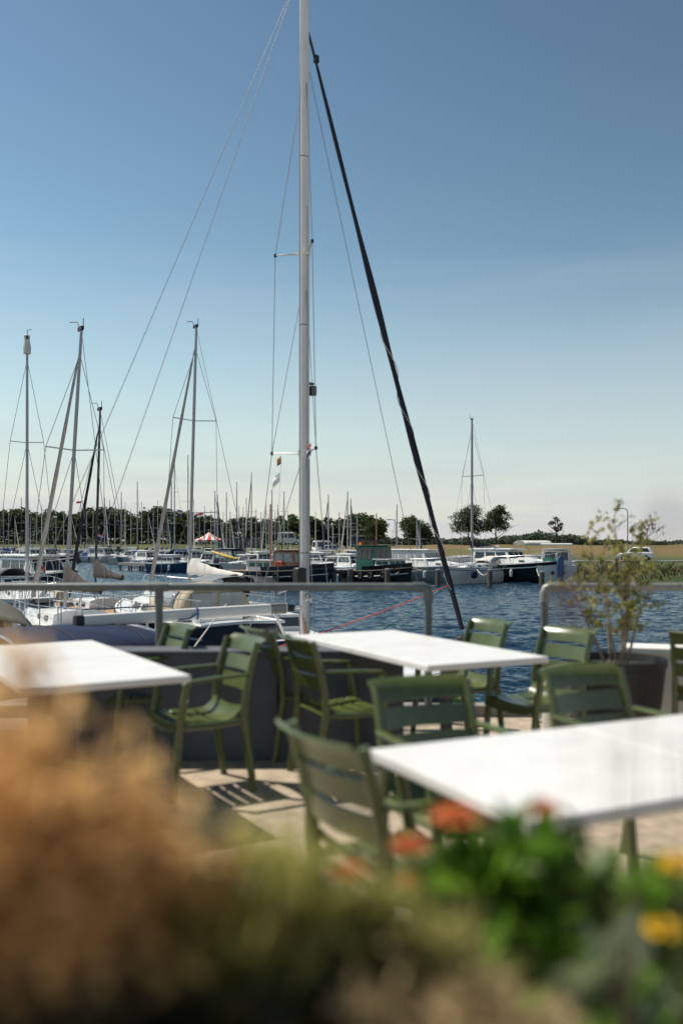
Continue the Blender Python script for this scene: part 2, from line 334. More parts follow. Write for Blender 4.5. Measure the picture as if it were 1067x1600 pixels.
def house(mb, x0, x1, w0, w1, z0, z1, rf=.3, rb=.1, taper=.8, crown=.05):
    """cabin block: x0 aft, x1 fore; w0 aft width, w1 fore width; rf, rb rake of front and back; returns its four side quads"""
    A = [Vector((x0, w0/2, z0)), Vector((x0, -w0/2, z0)), Vector((x1, -w1/2, z0)), Vector((x1, w1/2, z0))]
    T = [Vector((x0+rb, w0/2*taper, z1)), Vector((x0+rb, -w0/2*taper, z1)), Vector((x1-rf, -w1/2*taper, z1)), Vector((x1-rf, w1/2*taper, z1))]
    C = [Vector((p.x*.93+(x0+x1)/2*.07, p.y*.6, z1+crown)) for p in T]
    mb.loft([A, T, C])
    return {'back': (A[1], A[0], T[0], T[1]), 'right': (A[2], A[1], T[1], T[2]), 'front': (A[3], A[2], T[2], T[3]), 'left': (A[0], A[3], T[3], T[0])}
def pane(q, u0, u1, v0, v1, off=.012, th=.008):
    a, b, c, d = q
    def P(u, v): return (a.lerp(b, u)).lerp(d.lerp(c, u), v)
    pts = [P(u0, v0), P(u1, v0), P(u1, v1), P(u0, v1)]; nrm = (pts[1]-pts[0]).cross(pts[3]-pts[0]).normalized()
    cen = (a+b+c+d)/4; ref = Vector((0, 0, cen.z))
    if nrm.dot(Vector((cen.x*.02, cen.y, 0)) if abs(nrm.y) > abs(nrm.x) else nrm) < 0: nrm = -nrm
    return MB().loft([[p-nrm*off for p in pts], [p+nrm*(off+th) for p in pts]])
def arch(mb, x, w, z0, h, n=12, p=2.6):
    return [Vector((x, math.copysign(abs(math.cos(math.pi*k/n))**(2/p), math.cos(math.pi*k/n))*w/2, z0+h*math.sin(math.pi*k/n)**(2/p))) for k in range(n+1)]
def canopy(par, name, m, x0, x1, w, z0, h, shape=None, wm=None, drop=.0):
    """canvas hood over hoops from x0 (aft) to x1 (fore); windows as panels"""
    mb = MB(); k = 8; rings = []
    for i in range(k+1):
        t = i/k; f = shape(t) if shape else 1
        rings.append(arch(mb, x0+(x1-x0)*t, w*(.9+.1*f), z0, max(.02, h*f)))
    mb.loft(rings, closed=False); inner = [[p*.98+Vector((0, 0, -.01)) for p in r] for r in rings]
    o = mb.build(name, m, par, fix=False, smooth=50)
    s = o.modifiers.new('thick', 'SOLIDIFY'); s.thickness = .015
    if wm:
        for sd in (0, 1):
            w_ = MB(); idx = (1, 3) if sd == 0 else (9, 11)
            cells = []
            for i in range(2, k-1):
                cells.append([rings[i][j]+Vector((0, (.02 if sd == 0 else -.02), .01)) for j in range(idx[0], idx[1]+1)])
            w_.loft(cells, closed=False); ww = w_.build('window', wm, o, fix=False); s = ww.modifiers.new('thick', 'SOLIDIFY'); s.thickness = .008
    return o
def rails(par, hb, zs, Lg, h=.55, n=6, s0=0, s1=.97, r=.014, name='guard_rail'):
    for sd in (-1, 1):
        mb = MB(); top = sheer_line(hb, zs, Lg, sd, -.06, h, s0, s1, 14); mb.tube(top, r, 5)
        for i in range(n+1):
            s = s0+(s1-s0)*i/n; p = Vector((-Lg/2+Lg*s, sd*(hb(s)-.06), zs(s))); mb.tube([p, p+Vector((0, 0, h))], r, 5)
        mb.build(name, steel, par)
def ring_(c, r, n=14, ax='y'):
    return [Vector(c)+(Vector((math.cos(2*math.pi*k/n)*r, 0, math.sin(2*math.pi*k/n)*r)) if ax == 'y' else Vector((0, math.cos(2*math.pi*k/n)*r, math.sin(2*math.pi*k/n)*r))) for k in range(n+1)]

def yacht(name, label, loc, head, Lg=8.5, B=2.8, fb=1.0, hull=None, mastx=.07, mast_h=10.5, mr=.06, spr=((.5, .7),), boom=3.4, boom_z=2.2, cover=None, genoa=None, J=None, rake=0., mmat=None, detail=1, boot=None, cover_r=.16, group='sailing yachts in the marina', wr=.006, cabin=True, cat='sailing boat', deckm=None, hood=None):
    rz = math.atan2(head[1], head[0]); o = empty(name, (loc[0], loc[1], WZ), rz, label, cat, group)
    rings, deck, hb, zs = hull_shape(Lg, B, fb, sheer=.18)
    mx_ = Lg*mastx; off = Vector((-mx_, 0, 0))       # origin under the mast
    def sh(ps): return [Vector(p)+off for p in ps]
    h = MB().loft([sh(r) for r in rings], closed=False); h.f.append(tuple(range(10))); h.build('hull', hull or gel, o, fix=True, smooth=40)
    MB().loft([sh(r) for r in deck], closed=False).build('deck', deckm or gel, o, fix=False)
    if detail:
        for sd in (-1, 1): MB().tube(sh(sheer_line(hb, zs, Lg, sd, .012, -.01)), .022, 5).build('toe_rail', boot or gel_c, o)
        hs_ = [c for c in o.children if c.name.startswith('hull')][0]
        for sd in (-1, 1):
            st = MB(); a = sheer_line(hb, zs, Lg, sd, .004, -.16, .02, .97); b = sheer_line(hb, zs, Lg, sd, .000, -.22, .02, .97); st.loft([sh(a), sh(b)], closed=False); st.build('stripe', boot or navy_h, hs_, fix=False)
    zt = zs(.5)
    if cabin:
        c = MB(); n = 7; rr = []
        for i in range(n+1):
            t = i/n; x = -Lg*.14+Lg*.42*t-mx_; w = B*.56*(1-.55*t*t); hh = (.40-.16*t)*(0.2 if i in (n,) else 1)*(1 if i else .96)
            rr.append([Vector((x, w/2, zt)), Vector((x, w/2*.93, zt+hh*.8)), Vector((x, w*.25, zt+hh)), Vector((x, -w*.25, zt+hh)), Vector((x, -w/2*.93, zt+hh*.8)), Vector((x, -w/2, zt))])
        c.loft(rr); cb = c.build('coachroof', gel, o)
        for sd in (0, 1):
            for i in (1, 3) if detail else (1,):
                a, b = rr[i], rr[i+1]; q = (a[0], b[0], b[1], a[1]) if sd == 0 else (b[5], a[5], a[4], b[4])
                pane(q, .05, .95 if not detail else .8, .35, .8).build('window', win, cb)
    top = Vector((-rake, 0, mast_h))
    def mp_(z): return Vector((-rake*z/mast_h, 0, z))
    mm = mmat or alu
    mb = MB(); mb.tube([mp_(zt), mp_(mast_h*.75), top], [mr, mr, mr*.75], 8); ms = mb.build('mast', mm, o)
    tips = []
    for fr, wd_ in spr:
        z = zt+(mast_h-zt)*fr; s = MB(); e1 = mp_(z)+Vector((-.1, wd_, .05)); e2 = mp_(z)+Vector((-.1, -wd_, .05)); s.tube([e1, mp_(z), e2], max(.018, mr*.3), 5); s.build('spreader', mm, ms); tips.append((e1, e2))
    if detail:
        hd = MB(); hd.box(top+Vector((.05, 0, .06)), (.3, .08, .1)); hd.tube([top+Vector((-.15, 0, .05)), top+Vector((-.15, 0, .3))], .012, 5); hd.tube([top+Vector((.1, 0, .05)), top+Vector((.35, 0, .3)), top+Vector((.5, .15, .3))], .014, 5); hd.build('masthead_gear', black_p, ms)
        for k, sd in ((0, 1), (1, -1)):
            cp = Vector((-.25, sd*B*.42, zt)); s = MB()
            s.tube([mp_(mast_h*.93)]+[t[k] for t in reversed(tips)]+[cp], wr, 4); s.tube([mp_(zt+(mast_h-zt)*spr[0][0]), cp+Vector((.3, 0, 0))], wr, 4); s.build('shroud', wire, o)
        MB().tube([top, Vector((-Lg/2-mx_+.1, 0, zs(0)))], wr, 4).build('backstay', wire, o)
        rl = Lg/2-mx_
        ry = [c for c in o.children if c.name.startswith('deck')][0]
        for sd in (-1, 1):
            mb = MB()
            for hgt in (.32, .6): mb.tube(sh(sheer_line(hb, zs, Lg, sd, -.05, hgt, .12, .9, 10)), .008, 4)
            for i in range(6):
                s = .12+.78*i/5; p = Vector((-Lg/2+Lg*s-mx_, sd*(hb(s)-.05), zs(s))); mb.tube([p, p+Vector((0, 0, .62))], .014, 5)
            mb.build('guard_rail', steel, o)
        bp_ = MB(); f = sh(sheer_line(hb, zs, Lg, 1, -.04, .62, .88, 1, 5)); g2 = sh(sheer_line(hb, zs, Lg, -1, -.04, .62, .88, 1, 5)); bp_.tube(f+list(reversed(g2)), .016, 5)
        for p in (f[0], f[3], g2[0], g2[3]): bp_.tube([p, p-Vector((0, 0, .62))], .016, 5)
        bp_.build('pulpit', steel, o)
        sp_ = MB(); f = sh(sheer_line(hb, zs, Lg, 1, -.05, .62, .14, 0, 4)); g2 = sh(sheer_line(hb, zs, Lg, -1, -.05, .62, .14, 0, 4)); sp_.tube(f+list(reversed(g2)), .016, 5)
        for p in (f[0], f[4], g2[0], g2[4]): sp_.tube([p, p-Vector((0, 0, .62))], .016, 5)
        sp_.build('pushpit', steel, o)
    if boom:
        bz = boom_z; b = MB(); b.tube([mp_(bz)+Vector((-mr, 0, 0)), Vector((-boom, 0, bz-.03))], max(.04, mr*.8), 8); bo = b.build('boom', mm, o)
        if cover:
            n = 18; rg = []; q_ = random.Random(int(boom*100+boom_z*10))
            for i in range(n+1):
                t = i/n; x = mp_(bz).x+mr*1.6-(boom*1.0)*t; top_ = cover_r*(2.6*(1-t)**2.2+.95*(1-.45*t))*(1+q_.uniform(-.10, .10)); wd_ = cover_r*(.62-.22*t)*(1+q_.uniform(-.14, .14)); bot = -.07-.05*q_.random()
                if i in (0, n): top_ *= .92; wd_ *= .7
                rg.append([Vector((x, math.sin(a)*wd_*(1-.45*max(0, math.cos(a))), bz+(top_*math.cos(a) if math.cos(a) > 0 else -bot*math.cos(a)*1.0))) for a in [2*math.pi*k/12 for k in range(12)]])
            MB().loft(rg).build('sail_cover', cover, bo, smooth=70)
    bowx = (J or (Lg/2-mx_-.1))
    if genoa:
        a = mp_(mast_h*.94)+Vector((mr, 0, 0)); b = Vector((bowx, 0, zs(1)+.25)); n = 16
        g_ = MB(); g_.tube([a.lerp(b, .05+.93*i/n) for i in range(n+1)], [(.03+.055*(i/n)**.6)*(1+.08*math.sin(i*1.9))*(mr/.06)**.5 for i in range(n+1)], 8); g_.build('furled_headsail', genoa, o)
        MB().tube([a, a.lerp(b, .07)], .015, 5).build('headsail_swivel', black_p, o)
        MB().lathe([(.02, 0), (.09, .02), (.09, .12), (.03, .16)], 10, b-Vector((0, 0, .1))).build('furling_drum', black_p, o)
    else:
        MB().tube([mp_(mast_h*.96), Vector((bowx, 0, zs(1)))], max(wr, mr*.12), 4).build('forestay', wire, o)
    if hood:
        canopy(o, 'sprayhood', hood, -Lg*.30-mx_, -Lg*.10-mx_, B*.62, zt+.1, .85, lambda t: math.cos(t*1.25)**.5, win_l)
    return o

def motorboat(name, label, loc, head, Lg=8., B=2.9, fb=1.1, hull=None, top=None, roof=1, cz=1.0, cab=(-.28, .18), fore=.35, canvas=None, band=None, rail=True, winm=None, group='motor boats in the marina', fly=False, cat='motor boat', arch_=False, panes=3, rub=None, wide=.88, windscreen=True):
    rz = math.atan2(head[1], head[0]); o = empty(name, (loc[0], loc[1], WZ), rz, label, cat, group)
    rings, deck, hb, zs = hull_shape(Lg, B, fb, wide=wide, mid=.4, rake=.12, sheer=.3, flare=.86)
    h = MB().loft(rings, closed=False); h.f.append(tuple(range(10))); hu = h.build('hull', hull or gel, o, smooth=40)
    MB().loft(deck, closed=False).build('deck', gel, o, fix=False)
    for sd in (-1, 1): MB().tube(sheer_line(hb, zs, Lg, sd, .015, -.06), .035, 6).build('rubbing_strake', rub or gel_g, hu)
    if band:
        for sd in (-1, 1): MB().loft([sheer_line(hb, zs, Lg, sd, -.015, -.34, .02, .96), sheer_line(hb, zs, Lg, sd, -.022, -.42, .02, .96)], closed=False).build('stripe', band, hu, fix=False)
    z0 = zs(.4)-.02; top = top or gel
    if fore:
        c = MB(); rr = []
        for i in range(6):
            t = i/5; x = Lg*cab[1]-.2+(Lg*(.44-cab[1]))*t; w = 2*hb(min(.93, .5+x/Lg))*.72; hh = fore*(1-.75*t**1.5)
            rr.append([Vector((x, w/2, zs(.6))), Vector((x, w/2*.9, zs(.6)+hh*.75)), Vector((x, w*.22, zs(.6)+hh)), Vector((x, -w*.22, zs(.6)+hh)), Vector((x, -w/2*.9, zs(.6)+hh*.75)), Vector((x, -w/2, zs(.6)))])
        c.loft(rr); fc = c.build('foredeck_cabin', top, o)
        for sd in (0, 1):
            for i in (1, 3):
                a, b = rr[i], rr[i+1]; q = (a[0], b[0], b[1], a[1]) if sd == 0 else (b[5], a[5], a[4], b[4]); pane(q, .1, .8, .35, .75).build('porthole', win, fc)
    x0, x1 = Lg*cab[0], Lg*cab[1]; c = MB(); Q = house(c, x0, x1, B*.80, B*.72, z0, z0+cz, .55*cz, .08, .86); cb = c.build('cabin', top, o); bevel(cb, .03)
    wm = winm or win; n = panes
    for side in ('left', 'right'):
        for i in range(n):
            pane(Q[side], .06+.88*i/n, .06+.88*(i+1)/n-.04, .42, .86).build('window', wm, cb)
    for i in range(3): pane(Q['front'], .05+.9*i/3, .05+.9*(i+1)/3-.04, .32, .9).build('windscreen', wm, cb)
    pane(Q['back'], .1, .45, .35, .88).build('window', wm, cb); pane(Q['back'], .52, .9, .08, .9).build('door', wm, cb)
    if roof:
        r = MB(); n = 6; rg = []
        for i in range(n+1):
            t = i/n; x = x0-.35+(x1-x0-.55*cz+.75)*t; w = B*.74*(1-.12*t*t); zz = z0+cz+.06
            rg.append([Vector((x, w/2, zz)), Vector((x, w/2, zz+.05)), Vector((x, w*.25, zz+.11)), Vector((x, -w*.25, zz+.11)), Vector((x, -w/2, zz+.05)), Vector((x, -w/2, zz))])
        r.loft(rg).build('roof', canvas if roof == 2 else top, o)
    if canvas and roof != 2: canopy(o, 'cockpit_canopy', canvas, -Lg*.47, x0+.1, B*.78, z0, cz*.98, lambda t: min(1, .55+t*1.2), win_l)
    if rail: rails(o, hb, zs, Lg, .6, 6, .42, .985)
    if arch_:
        a = MB()
        for sd in (-1, 1): a.tube([Vector((x0-.2, sd*B*.38, z0)), Vector((x0+.25, sd*B*.36, z0+cz+.5))], .05, 6)
        a.tube([Vector((x0+.25, B*.36, z0+cz+.5)), Vector((x0+.25, -B*.36, z0+cz+.5))], .05, 6); a.tube([Vector((x0+.25, 0, z0+cz+.5)), Vector((x0+.25, 0, z0+cz+1.5))], .02, 5); a.build('radar_arch', top, o)
    f = MB()
    for i, s in enumerate((.3, .55, .72)):
        pass
    for s, sd in ((.28, 1), (.58, 1), (.3, -1), (.6, -1)):
        p = Vector((-Lg/2+Lg*s, sd*(hb(s)+.13), zs(s)*.5)); MB().lathe([(.02, -.3), (.1, -.25), (.12, 0), (.1, .25), (.02, .3)], 8, p).build('fender', white_p if (s > .5) else navy_c, o)
    return o
# ------------------------------------------------------------------ big trees, dike trees, woods
belt_variants = []
for k in range(4):
    q = random.Random(50+k); bl = []
    for i in range(11): bl.append(((q.uniform(-2.4, 2.4), q.uniform(-2, 2), q.uniform(1.6, 7.2)), (q.uniform(1.1, 2.0),)*2+(q.uniform(.9, 1.5),)))
    bl.append(((0, 0, 7.9), (1.3, 1.3, 1.0))); belt_variants.append(leaf_mesh('crown', crown_pts(bl, 3600, 50+k, .3), .55, fol if k != 2 else fol2, seed=k, aspect=.8))
trunk_me = []
for k in range(2):
    t = MB(); branches(t, (0, 0, -.4), (0, 0, 6.5), .2, 80+k, 8, .45); me = t.mesh('trunk'); me.materials.append(bark); trunk_me.append(me)
belt = []
for i in range(31): belt.append((-22+i*15+rnd.uniform(-4, 4), 208+(i % 2)*9+rnd.uniform(-3, 3), 800+4*math.sin(i*.9)+rnd.uniform(-6, 6)+(9 if i > 23 else 0)+(10 if i in (25, 26) else 0)))
for i in range(12): belt.append((434+i*13+rnd.uniform(-4, 4), 216+(i % 2)*8+rnd.uniform(-3, 3), 808+rnd.uniform(-6, 7)))
ordw = ['first', 'second', 'third', 'fourth', 'fifth', 'sixth', 'seventh', 'eighth', 'ninth', 'tenth', 'eleventh', 'twelfth', 'thirteenth', 'fourteenth', 'fifteenth', 'sixteenth']
marks = [(-40, 'the left picture edge'), (43, 'the pale end-on mast'), (153, 'the black mast'), (298, 'the tall grey-furled mast'), (395, 'the striped tent'), (475, 'the big foreground mast')]
def place_words(px, cnt):
    m_ = [k for k in range(len(marks)) if marks[k][0] <= px] or [0]; k = m_[-1]; cnt[k] = cnt.get(k, 0)+1
    return ordw[min(15, cnt[k]-1)], marks[k][1]
cnt = {}
for i, (px, d, ty) in enumerate(sorted(belt)):
    x = xof(px, d); z = height(x, d); s = (zof(ty, d)-z)/8.7; w, mk = place_words(px, cnt)
    o = empty('tree', (x, d, z), rnd.uniform(0, 6.3), f'far bank tree, {w} right of {mk}', 'tree', 'trees of the far bank belt')
    link('trunk', trunk_me[i % 2], o); link('crown', belt_variants[(i*7+i//3) % 4], o); o.scale = (s*1.25, s*1.25, s)
def dtree(px, y0, y1, wpx, d, label, seed, n=3000, m=fol, leaf=.3, sparse=1., lean=0.):
    x = xof(px, d); z = height(x, d); H = zof(y0, d)-z; W = wpx/FPX*d/2; zb = zof(y1, d)-z; q = random.Random(seed); bl = []
    for i in range(14):
        a = q.uniform(0, 6.3); r = q.uniform(.15, .72)*W; t = q.uniform(0, 1); zz = zb+(H-zb)*(.18+.68*t); rr = W*q.uniform(.32, .52)*sparse*(1.15-.5*abs(t-.45)); bl.append(((math.cos(a)*r*(1.1-.6*t*t)+lean*zz, math.sin(a)*r*(1.1-.6*t), zz), (rr, rr, rr*.72)))
    return tree('tree', (x, d, z), H, bl, n, leaf, m, label, seed, 'single trees on the dike', .17, .5)
dtree(585, 812, 846, 38, 172, 'small round tree left of the tall lamp behind the green tug', 11, 4500, fol2)
dtree(646, 802, 850, 54, 172, 'compact round leafy tree on the dike left of the furled dark headsail', 12, 8500, fol, .36, 1.15)
dtree(733, 789, 838, 62, 170, 'broad leafy dike tree behind the white yacht mast', 13, 7500)
dtree(776, 788, 836, 52, 171, 'leafy dike tree standing just right of the white yacht mast', 14, 6500)
dtree(866, 803, 838, 26, 170, 'thin sparse young tree on the dike above the blue paddle board', 15, 700, fol2, .3, .7, .03)
# bare tree
d = 168; x = xof(1011, d); o = empty('bare_tree', (x, d, height(x, d)), 0, 'leafless grey tree on the dike at the right, beside the lamp', 'tree')
t = MB(); tips = branches(t, (0, 0, -.3), (0, 0, 4.6), .13, 31, 11, .75); q = random.Random(3)
for p in tips:
    for k in range(7):
        dv = Vector((q.uniform(-1, 1), q.uniform(-1, 1), q.uniform(.1, 1.3))).normalized(); t.tube([p-dv*.15, p+dv*q.uniform(.4, 1.0)], [.022, .008], 4)
t.build('trunk', mat('grey_bark', (.13, .11, .10), .95, var=.3), o)
pts = []
g_ = np.random.default_rng(4)
for px in np.arange(590, 1120, .45):
    d = 520; top = 842+1.5*math.sin(px*.11)+1.3*math.sin(px*.37+1)+1.2*math.sin(px*.9)-(9 if 780 < px < 910 else 0)*max(0, math.sin((px-780)/130*math.pi))+max(0, min(5, (px-900)*.06)); top = min(top, 849.5)
    for k in range(16): pts.append((xof(px, d)+g_.normal()*.6, d+g_.uniform(-14, 14), -1+(zof(top, d)+.6)*g_.uniform(0, 1)**.6+g_.normal()*.25))
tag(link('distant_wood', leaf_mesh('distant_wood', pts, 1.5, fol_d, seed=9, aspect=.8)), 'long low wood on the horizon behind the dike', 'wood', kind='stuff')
pts = []
for i in range(5200):
    x = rnd.uniform(-95, 0); y = 201+rnd.uniform(-1.5, 22); h_ = rnd.random()**1.5*3.2*(.6+.4*math.sin(x*.5)); pts.append((x, y, height(x, y)+h_))
tag(link('undergrowth', leaf_mesh('undergrowth', pts, .8, fol, seed=19, aspect=.8)), 'dark undergrowth below the far bank trees', 'shrubs', kind='stuff')
# tall grass tufts on the near bank
pts = []
for i in range(9000):
    x = rnd.uniform(3, 75); s_ = shore(x); y = s_+1.2+abs(rnd.gauss(0, 1))*9; pts.append((x, y, height(x, y)+rnd.random()**2*.5))
tag(link('bank_grass', leaf_mesh('bank_grass', pts, .42, mat('bank_grass_blades', (.035, .055, .012), .8, c2=(.17, .15, .05), island=True, transl=.2), seed=21, aspect=.35, up=2.)), 'rough grass and weeds along the far waterline', 'grass', kind='stuff')

# ------------------------------------------------------------------ land things: lamps, car, tent, building, vans
def lamp(px, ytop, d, label, side=-1):
    x = xof(px, d); z = height(x, d); H = zof(ytop, d)-z; o = empty('street_lamp', (x, d, z), 0, label, 'street lamp', 'street lamps')
    MB().tube([(0, 0, -.2), (0, 0, H*.55), (0, 0, H-.55), (side*.12, 0, H-.2), (side*.45, 0, H-.02), (side*.8, 0, H)], [.085, .07, .06, .055, .05, .05], 8).build('pole', galv, o)
    b = MB().box((side*1.15, 0, H), (.8, .3, .13)); bevel(b.build('lamp_head', galv, o), .04)
lamp(980, 794, 124, 'tall curved street lamp on the dike beside the leafless tree')
lamp(618, 812, 150, 'curved street lamp on the dike left of the compact round tree')
def car(loc, rz, paint, label, scale=1., van=False):
    o = empty('parked_car', loc, rz, label, 'car', 'parked cars'); o.scale = (scale,)*3; Lc, W = 4.2, 1.75; b = MB()
    hh = 1.0 if not van else 1.15
    prof = [(-2.08, .35), (-2.1, .75), (-2.0, hh-.04), (-1.2, hh), (.75, hh-.02), (1.75, hh-.14), (2.08, .68), (2.1, .36)]
    rg = []
    for y, k in ((-W/2, .93), (-W/2+.07, 1), (W/2-.07, 1), (W/2, .93)): rg.append([Vector((x*(k*.04+.96), y, .35+(z-.35)*k)) for x, z in prof])
    bo = b.loft(rg).build('body', paint, o); bevel(bo, .04)
    c = MB(); t_ = 1.58 if not van else 2.3; Q = house(c, -1.95 if not van else -2.0, 1.05 if not van else 1.3, W*.94, W*.9, hh-.03, t_, .75 if not van else .5, .45 if not van else .1, .82, .03); cb = c.build('cabin', paint, o); bevel(cb, .05)
    for sd in ('left', 'right'):
        for u in ((.06, .46), (.5, .92)): pane(Q[sd], u[0], u[1], .15, .85).build('window', win, cb)
    pane(Q['front'], .07, .93, .12, .9).build('windscreen', win, cb); pane(Q['back'], .1, .9, .15, .85).build('window', win, cb)
    for x in (-1.3, 1.3):
        for y in (-W/2+.06, W/2-.06):
            w = MB(); w.loft([ring_((x, y-.1, .33), .33, 16)[:-1], ring_((x, y+.1, .33), .33, 16)[:-1]]); wo = w.build('wheel', tyre, o); r_ = MB(); r_.loft([ring_((x, y-.115, .33), .2, 12)[:-1], ring_((x, y+.115, .33), .2, 12)[:-1]]); r_.build('rim', steel, wo)
    for y in (-.62, .62):
        MB().box((2.05, y, .72), (.14, .34, .14)).build('headlight', white_p, o); MB().box((-2.04, y, .82), (.14, .26, .2)).build('tail_light', red_p, o)
    return o
x = xof(993, 108); car((x, 108, height(x, 108)+.17), R(152), white_p, 'white car driving on the dike road at the right')
x = xof(520, 172); car((x, 172, height(x, 172)), R(10), gel_g, 'pale parked car right of the big foreground mast', 1)
x = xof(507, 176); car((x, 176, height(x, 176)), R(30), white_p, 'white parked van behind the pale car', 1.15, True)
x = xof(452, 200); car((x, 200, height(x, 200)), R(5), white_p, 'white parked van left of the big foreground mast', 1.2, True)
x = xof(486, 182); car((x, 182, height(x, 182)), R(200), navy_h, 'dark parked car showing just right of the big foreground mast', 1)
# striped tent
d = 192; x = xof(327, d); z = height(x, d); o = empty('striped_tent', (x, d, z), 0, 'red and white striped round marquee among the far masts', 'tent'); n = 20; r0 = 3.4; zt = zof(832, d)-z; ze = zof(843.5, d)-z
for k in range(n):
    a0, a1 = 2*math.pi*k/n, 2*math.pi*(k+1)/n; m_ = MB()
    P = [[Vector((math.cos(a)*r, math.sin(a)*r, zz)) for a in (a0, a1)] for r, zz in ((.12, zt), (r0*.35, ze+(zt-ze)*.52), (r0*.7, ze+(zt-ze)*.18), (r0, ze), (r0, ze-.45))]
    m_.loft(P, closed=False); m_.build('roof_panel', red_p if k % 2 else white_p, o, fix=False)
for k in range(10):
    a = 2*math.pi*k/10; MB().tube([(math.cos(a)*r0*.98, math.sin(a)*r0*.98, -.2), (math.cos(a)*r0*.98, math.sin(a)*r0*.98, ze)], .06, 5).build('pole', white_p, o)
# harbour building
d = 185; x = xof(572, d); z = height(x, d); o = empty('harbour_building', (x, d, z), 0, 'low dark harbour building behind the masts right of the big mast', 'building')
hz = zof(838, d)-z; wl = MB().box((0, 3, hz/2-.2), (5.6, 6, hz+.4)).build('wall', mat('dark_cladding', (.03, .04, .05), .6), o); MB().box((0, 3, hz+.1), (6.4, 6.8, .25)).build('roof', gel_g, o)
for k in range(4):
    f = MB().box((-2.0+k*1.33, -.03, hz*.55), (1.1, .08, hz*.55)).build('window', win, wl); MB().box((-2.0+k*1.33, -.09, hz*.55), (.05, .05, hz*.55)).build('mullion', gel_g, f)
d = 196; x = xof(372, d); z = height(x, d); o = empty('clubhouse', (x, d, z), 0, 'low grey clubhouse right of the striped tent', 'building'); hz = zof(841, d)-z
wl = MB().box((0, 2, hz/2), (9, 5, hz)).build('wall', mat('grey_cladding', (.16, .16, .15), .8), o); MB().box((0, 2, hz+.15), (9.8, 5.8, .3)).build('roof', black_p, o)
for k in range(5): MB().box((-3.4+k*1.7, -.53, hz*.5), (1.1, .1, hz*.5)).build('window', win, wl)

# ------------------------------------------------------------------ jetties and piles
def pile(px, ytop, d, r, label):
    x = xof(px, d); zt = zof(ytop, d); o = empty('mooring_pile', (x, d, WZ), 0, label, 'pile', 'mooring piles')
    MB().tube([(0, 0, -1.2), (0, 0, (zt-WZ)*.5), (.02, 0, zt-WZ)], [r*1.04, r, r*.97], 10).build('post', pile_m, o); MB().lathe([(r*1.05, zt-WZ-.12), (r*1.07, zt-WZ+.01), (r*.6, zt-WZ+.05)], 10, (.02, 0, 0)).build('cap', galv_l, o)
for px, yt, d, lb in ((684, 890, 66, 'mooring pile in front of the grey hardtop boat'), (765, 890, 65, 'mooring pile in front of the white yacht by the black hull'), (846, 893, 65, 'mooring pile between the black hull and the white stern'), (605, 889, 65, 'mooring pile before the green tug bow'), (547, 889, 66, 'mooring pile left of the green tug'), (915, 884, 69, 'mooring pile right of the blue paddle board'), (521, 888, 67, 'mooring pile right of the big foreground mast'), (962, 871, 66, 'thick mooring pile behind the potted shrub'), (172, 852, 150, 'mooring pile before the far white cruiser'), (185, 853, 150, 'second mooring pile right of the far white cruiser'), (122, 862, 140, 'mooring pile between two far cruisers left'), (976, 884, 67, 'short dark pile right of the potted shrub')):
    pile(px, yt, d, .19 if d < 100 else .3, lb)
def jetty(px0, d0, px1, d1, w, label, zt=-1.15, plank=.6):
    a = Vector((xof(px0, d0), d0, 0)); b = Vector((xof(px1, d1), d1, 0)); Lg = (b-a).length; o = empty('jetty', (a.x, a.y, 0), math.atan2(b.y-a.y, b.x-a.x), label, 'jetty', 'jetties')
    n = int(Lg/plank); me = None
    for k in range(n):
        if me is None: me = MB().box((0, 0, 0), (plank*.93, w, .07)).mesh('plank'); me.materials.append(plank_m)
        p = link('plank', me, o); p.location = (plank*(k+.5), 0, zt+rnd.uniform(-.008, .008))
    for sd in (-1, 1): MB().box((Lg/2, sd*(w/2-.06), zt-.17), (Lg, .12, .24)).build('beam', pile_m if label[0] == 'd' else galv_l, o)
    for k in range(int(Lg/2.5)+1):
        for sd in (-1, 1): MB().tube([(k*2.5+.2, sd*(w/2-.22), -3), (k*2.5+.2, sd*(w/2-.22), zt-.06)], .1, 7).build('post', pile_m, o)
jetty(194, 106, 275, 98, 1.6, 'pale floating jetty ending left of the blue hulled boat', -.95)
jetty(478, 70, 640, 74, 1.3, 'dark timber jetty behind the big foreground mast and green tug', -.75, .5)
jetty(640, 80, 905, 82, 1.2, 'timber jetty behind the white and black motor yachts', -.8, .5)
jetty(-30, 172, 190, 160, 1.6, 'far jetty behind the left hand cruisers', -.9, 1.)

# ------------------------------------------------------------------ far masts
far = [(6, 790), (34, 777), (58, 800), (76, 795), (88, 806), (127, 783), (146, 790), (164, 777), (172, 781), (190, 768), (196, 785), (215, 752), (222, 784), (247, 782), (262, 803), (268, 735), (273, 724), (294, 711), (303, 780), (320, 790), (330, 796), (336, 767), (340, 773), (349, 800), (354, 769), (370, 753), (373, 790), (380, 792), (385, 778), (393, 738), (408, 800), (416, 787), (425, 765), (430, 800), (434, 788), (441, 804), (444, 768), (493, 800), (513, 773), (520, 822), (543, 768), (548, 779), (620, 788), (651, 810), (656, 811), (14, 800), (24, 806), (48, 808), (66, 790), (100, 798), (112, 804), (136, 800), (180, 800), (205, 795), (232, 801), (240, 790), (255, 796), (312, 803), (360, 800), (400, 795), (420, 802), (450, 800), (530, 800), (558, 806)]
far.sort()
hulls = [('white', gel), ('cream', gel_c), ('navy', navy_h), ('white', gel), ('grey', gel_g), ('dark blue', blue_h)]; covers = [('blue', blue_c), ('navy', navy_c), ('white', white_c), ('grey', grey_c), ('navy', navy_c)]
cnt = {}
protos = {}
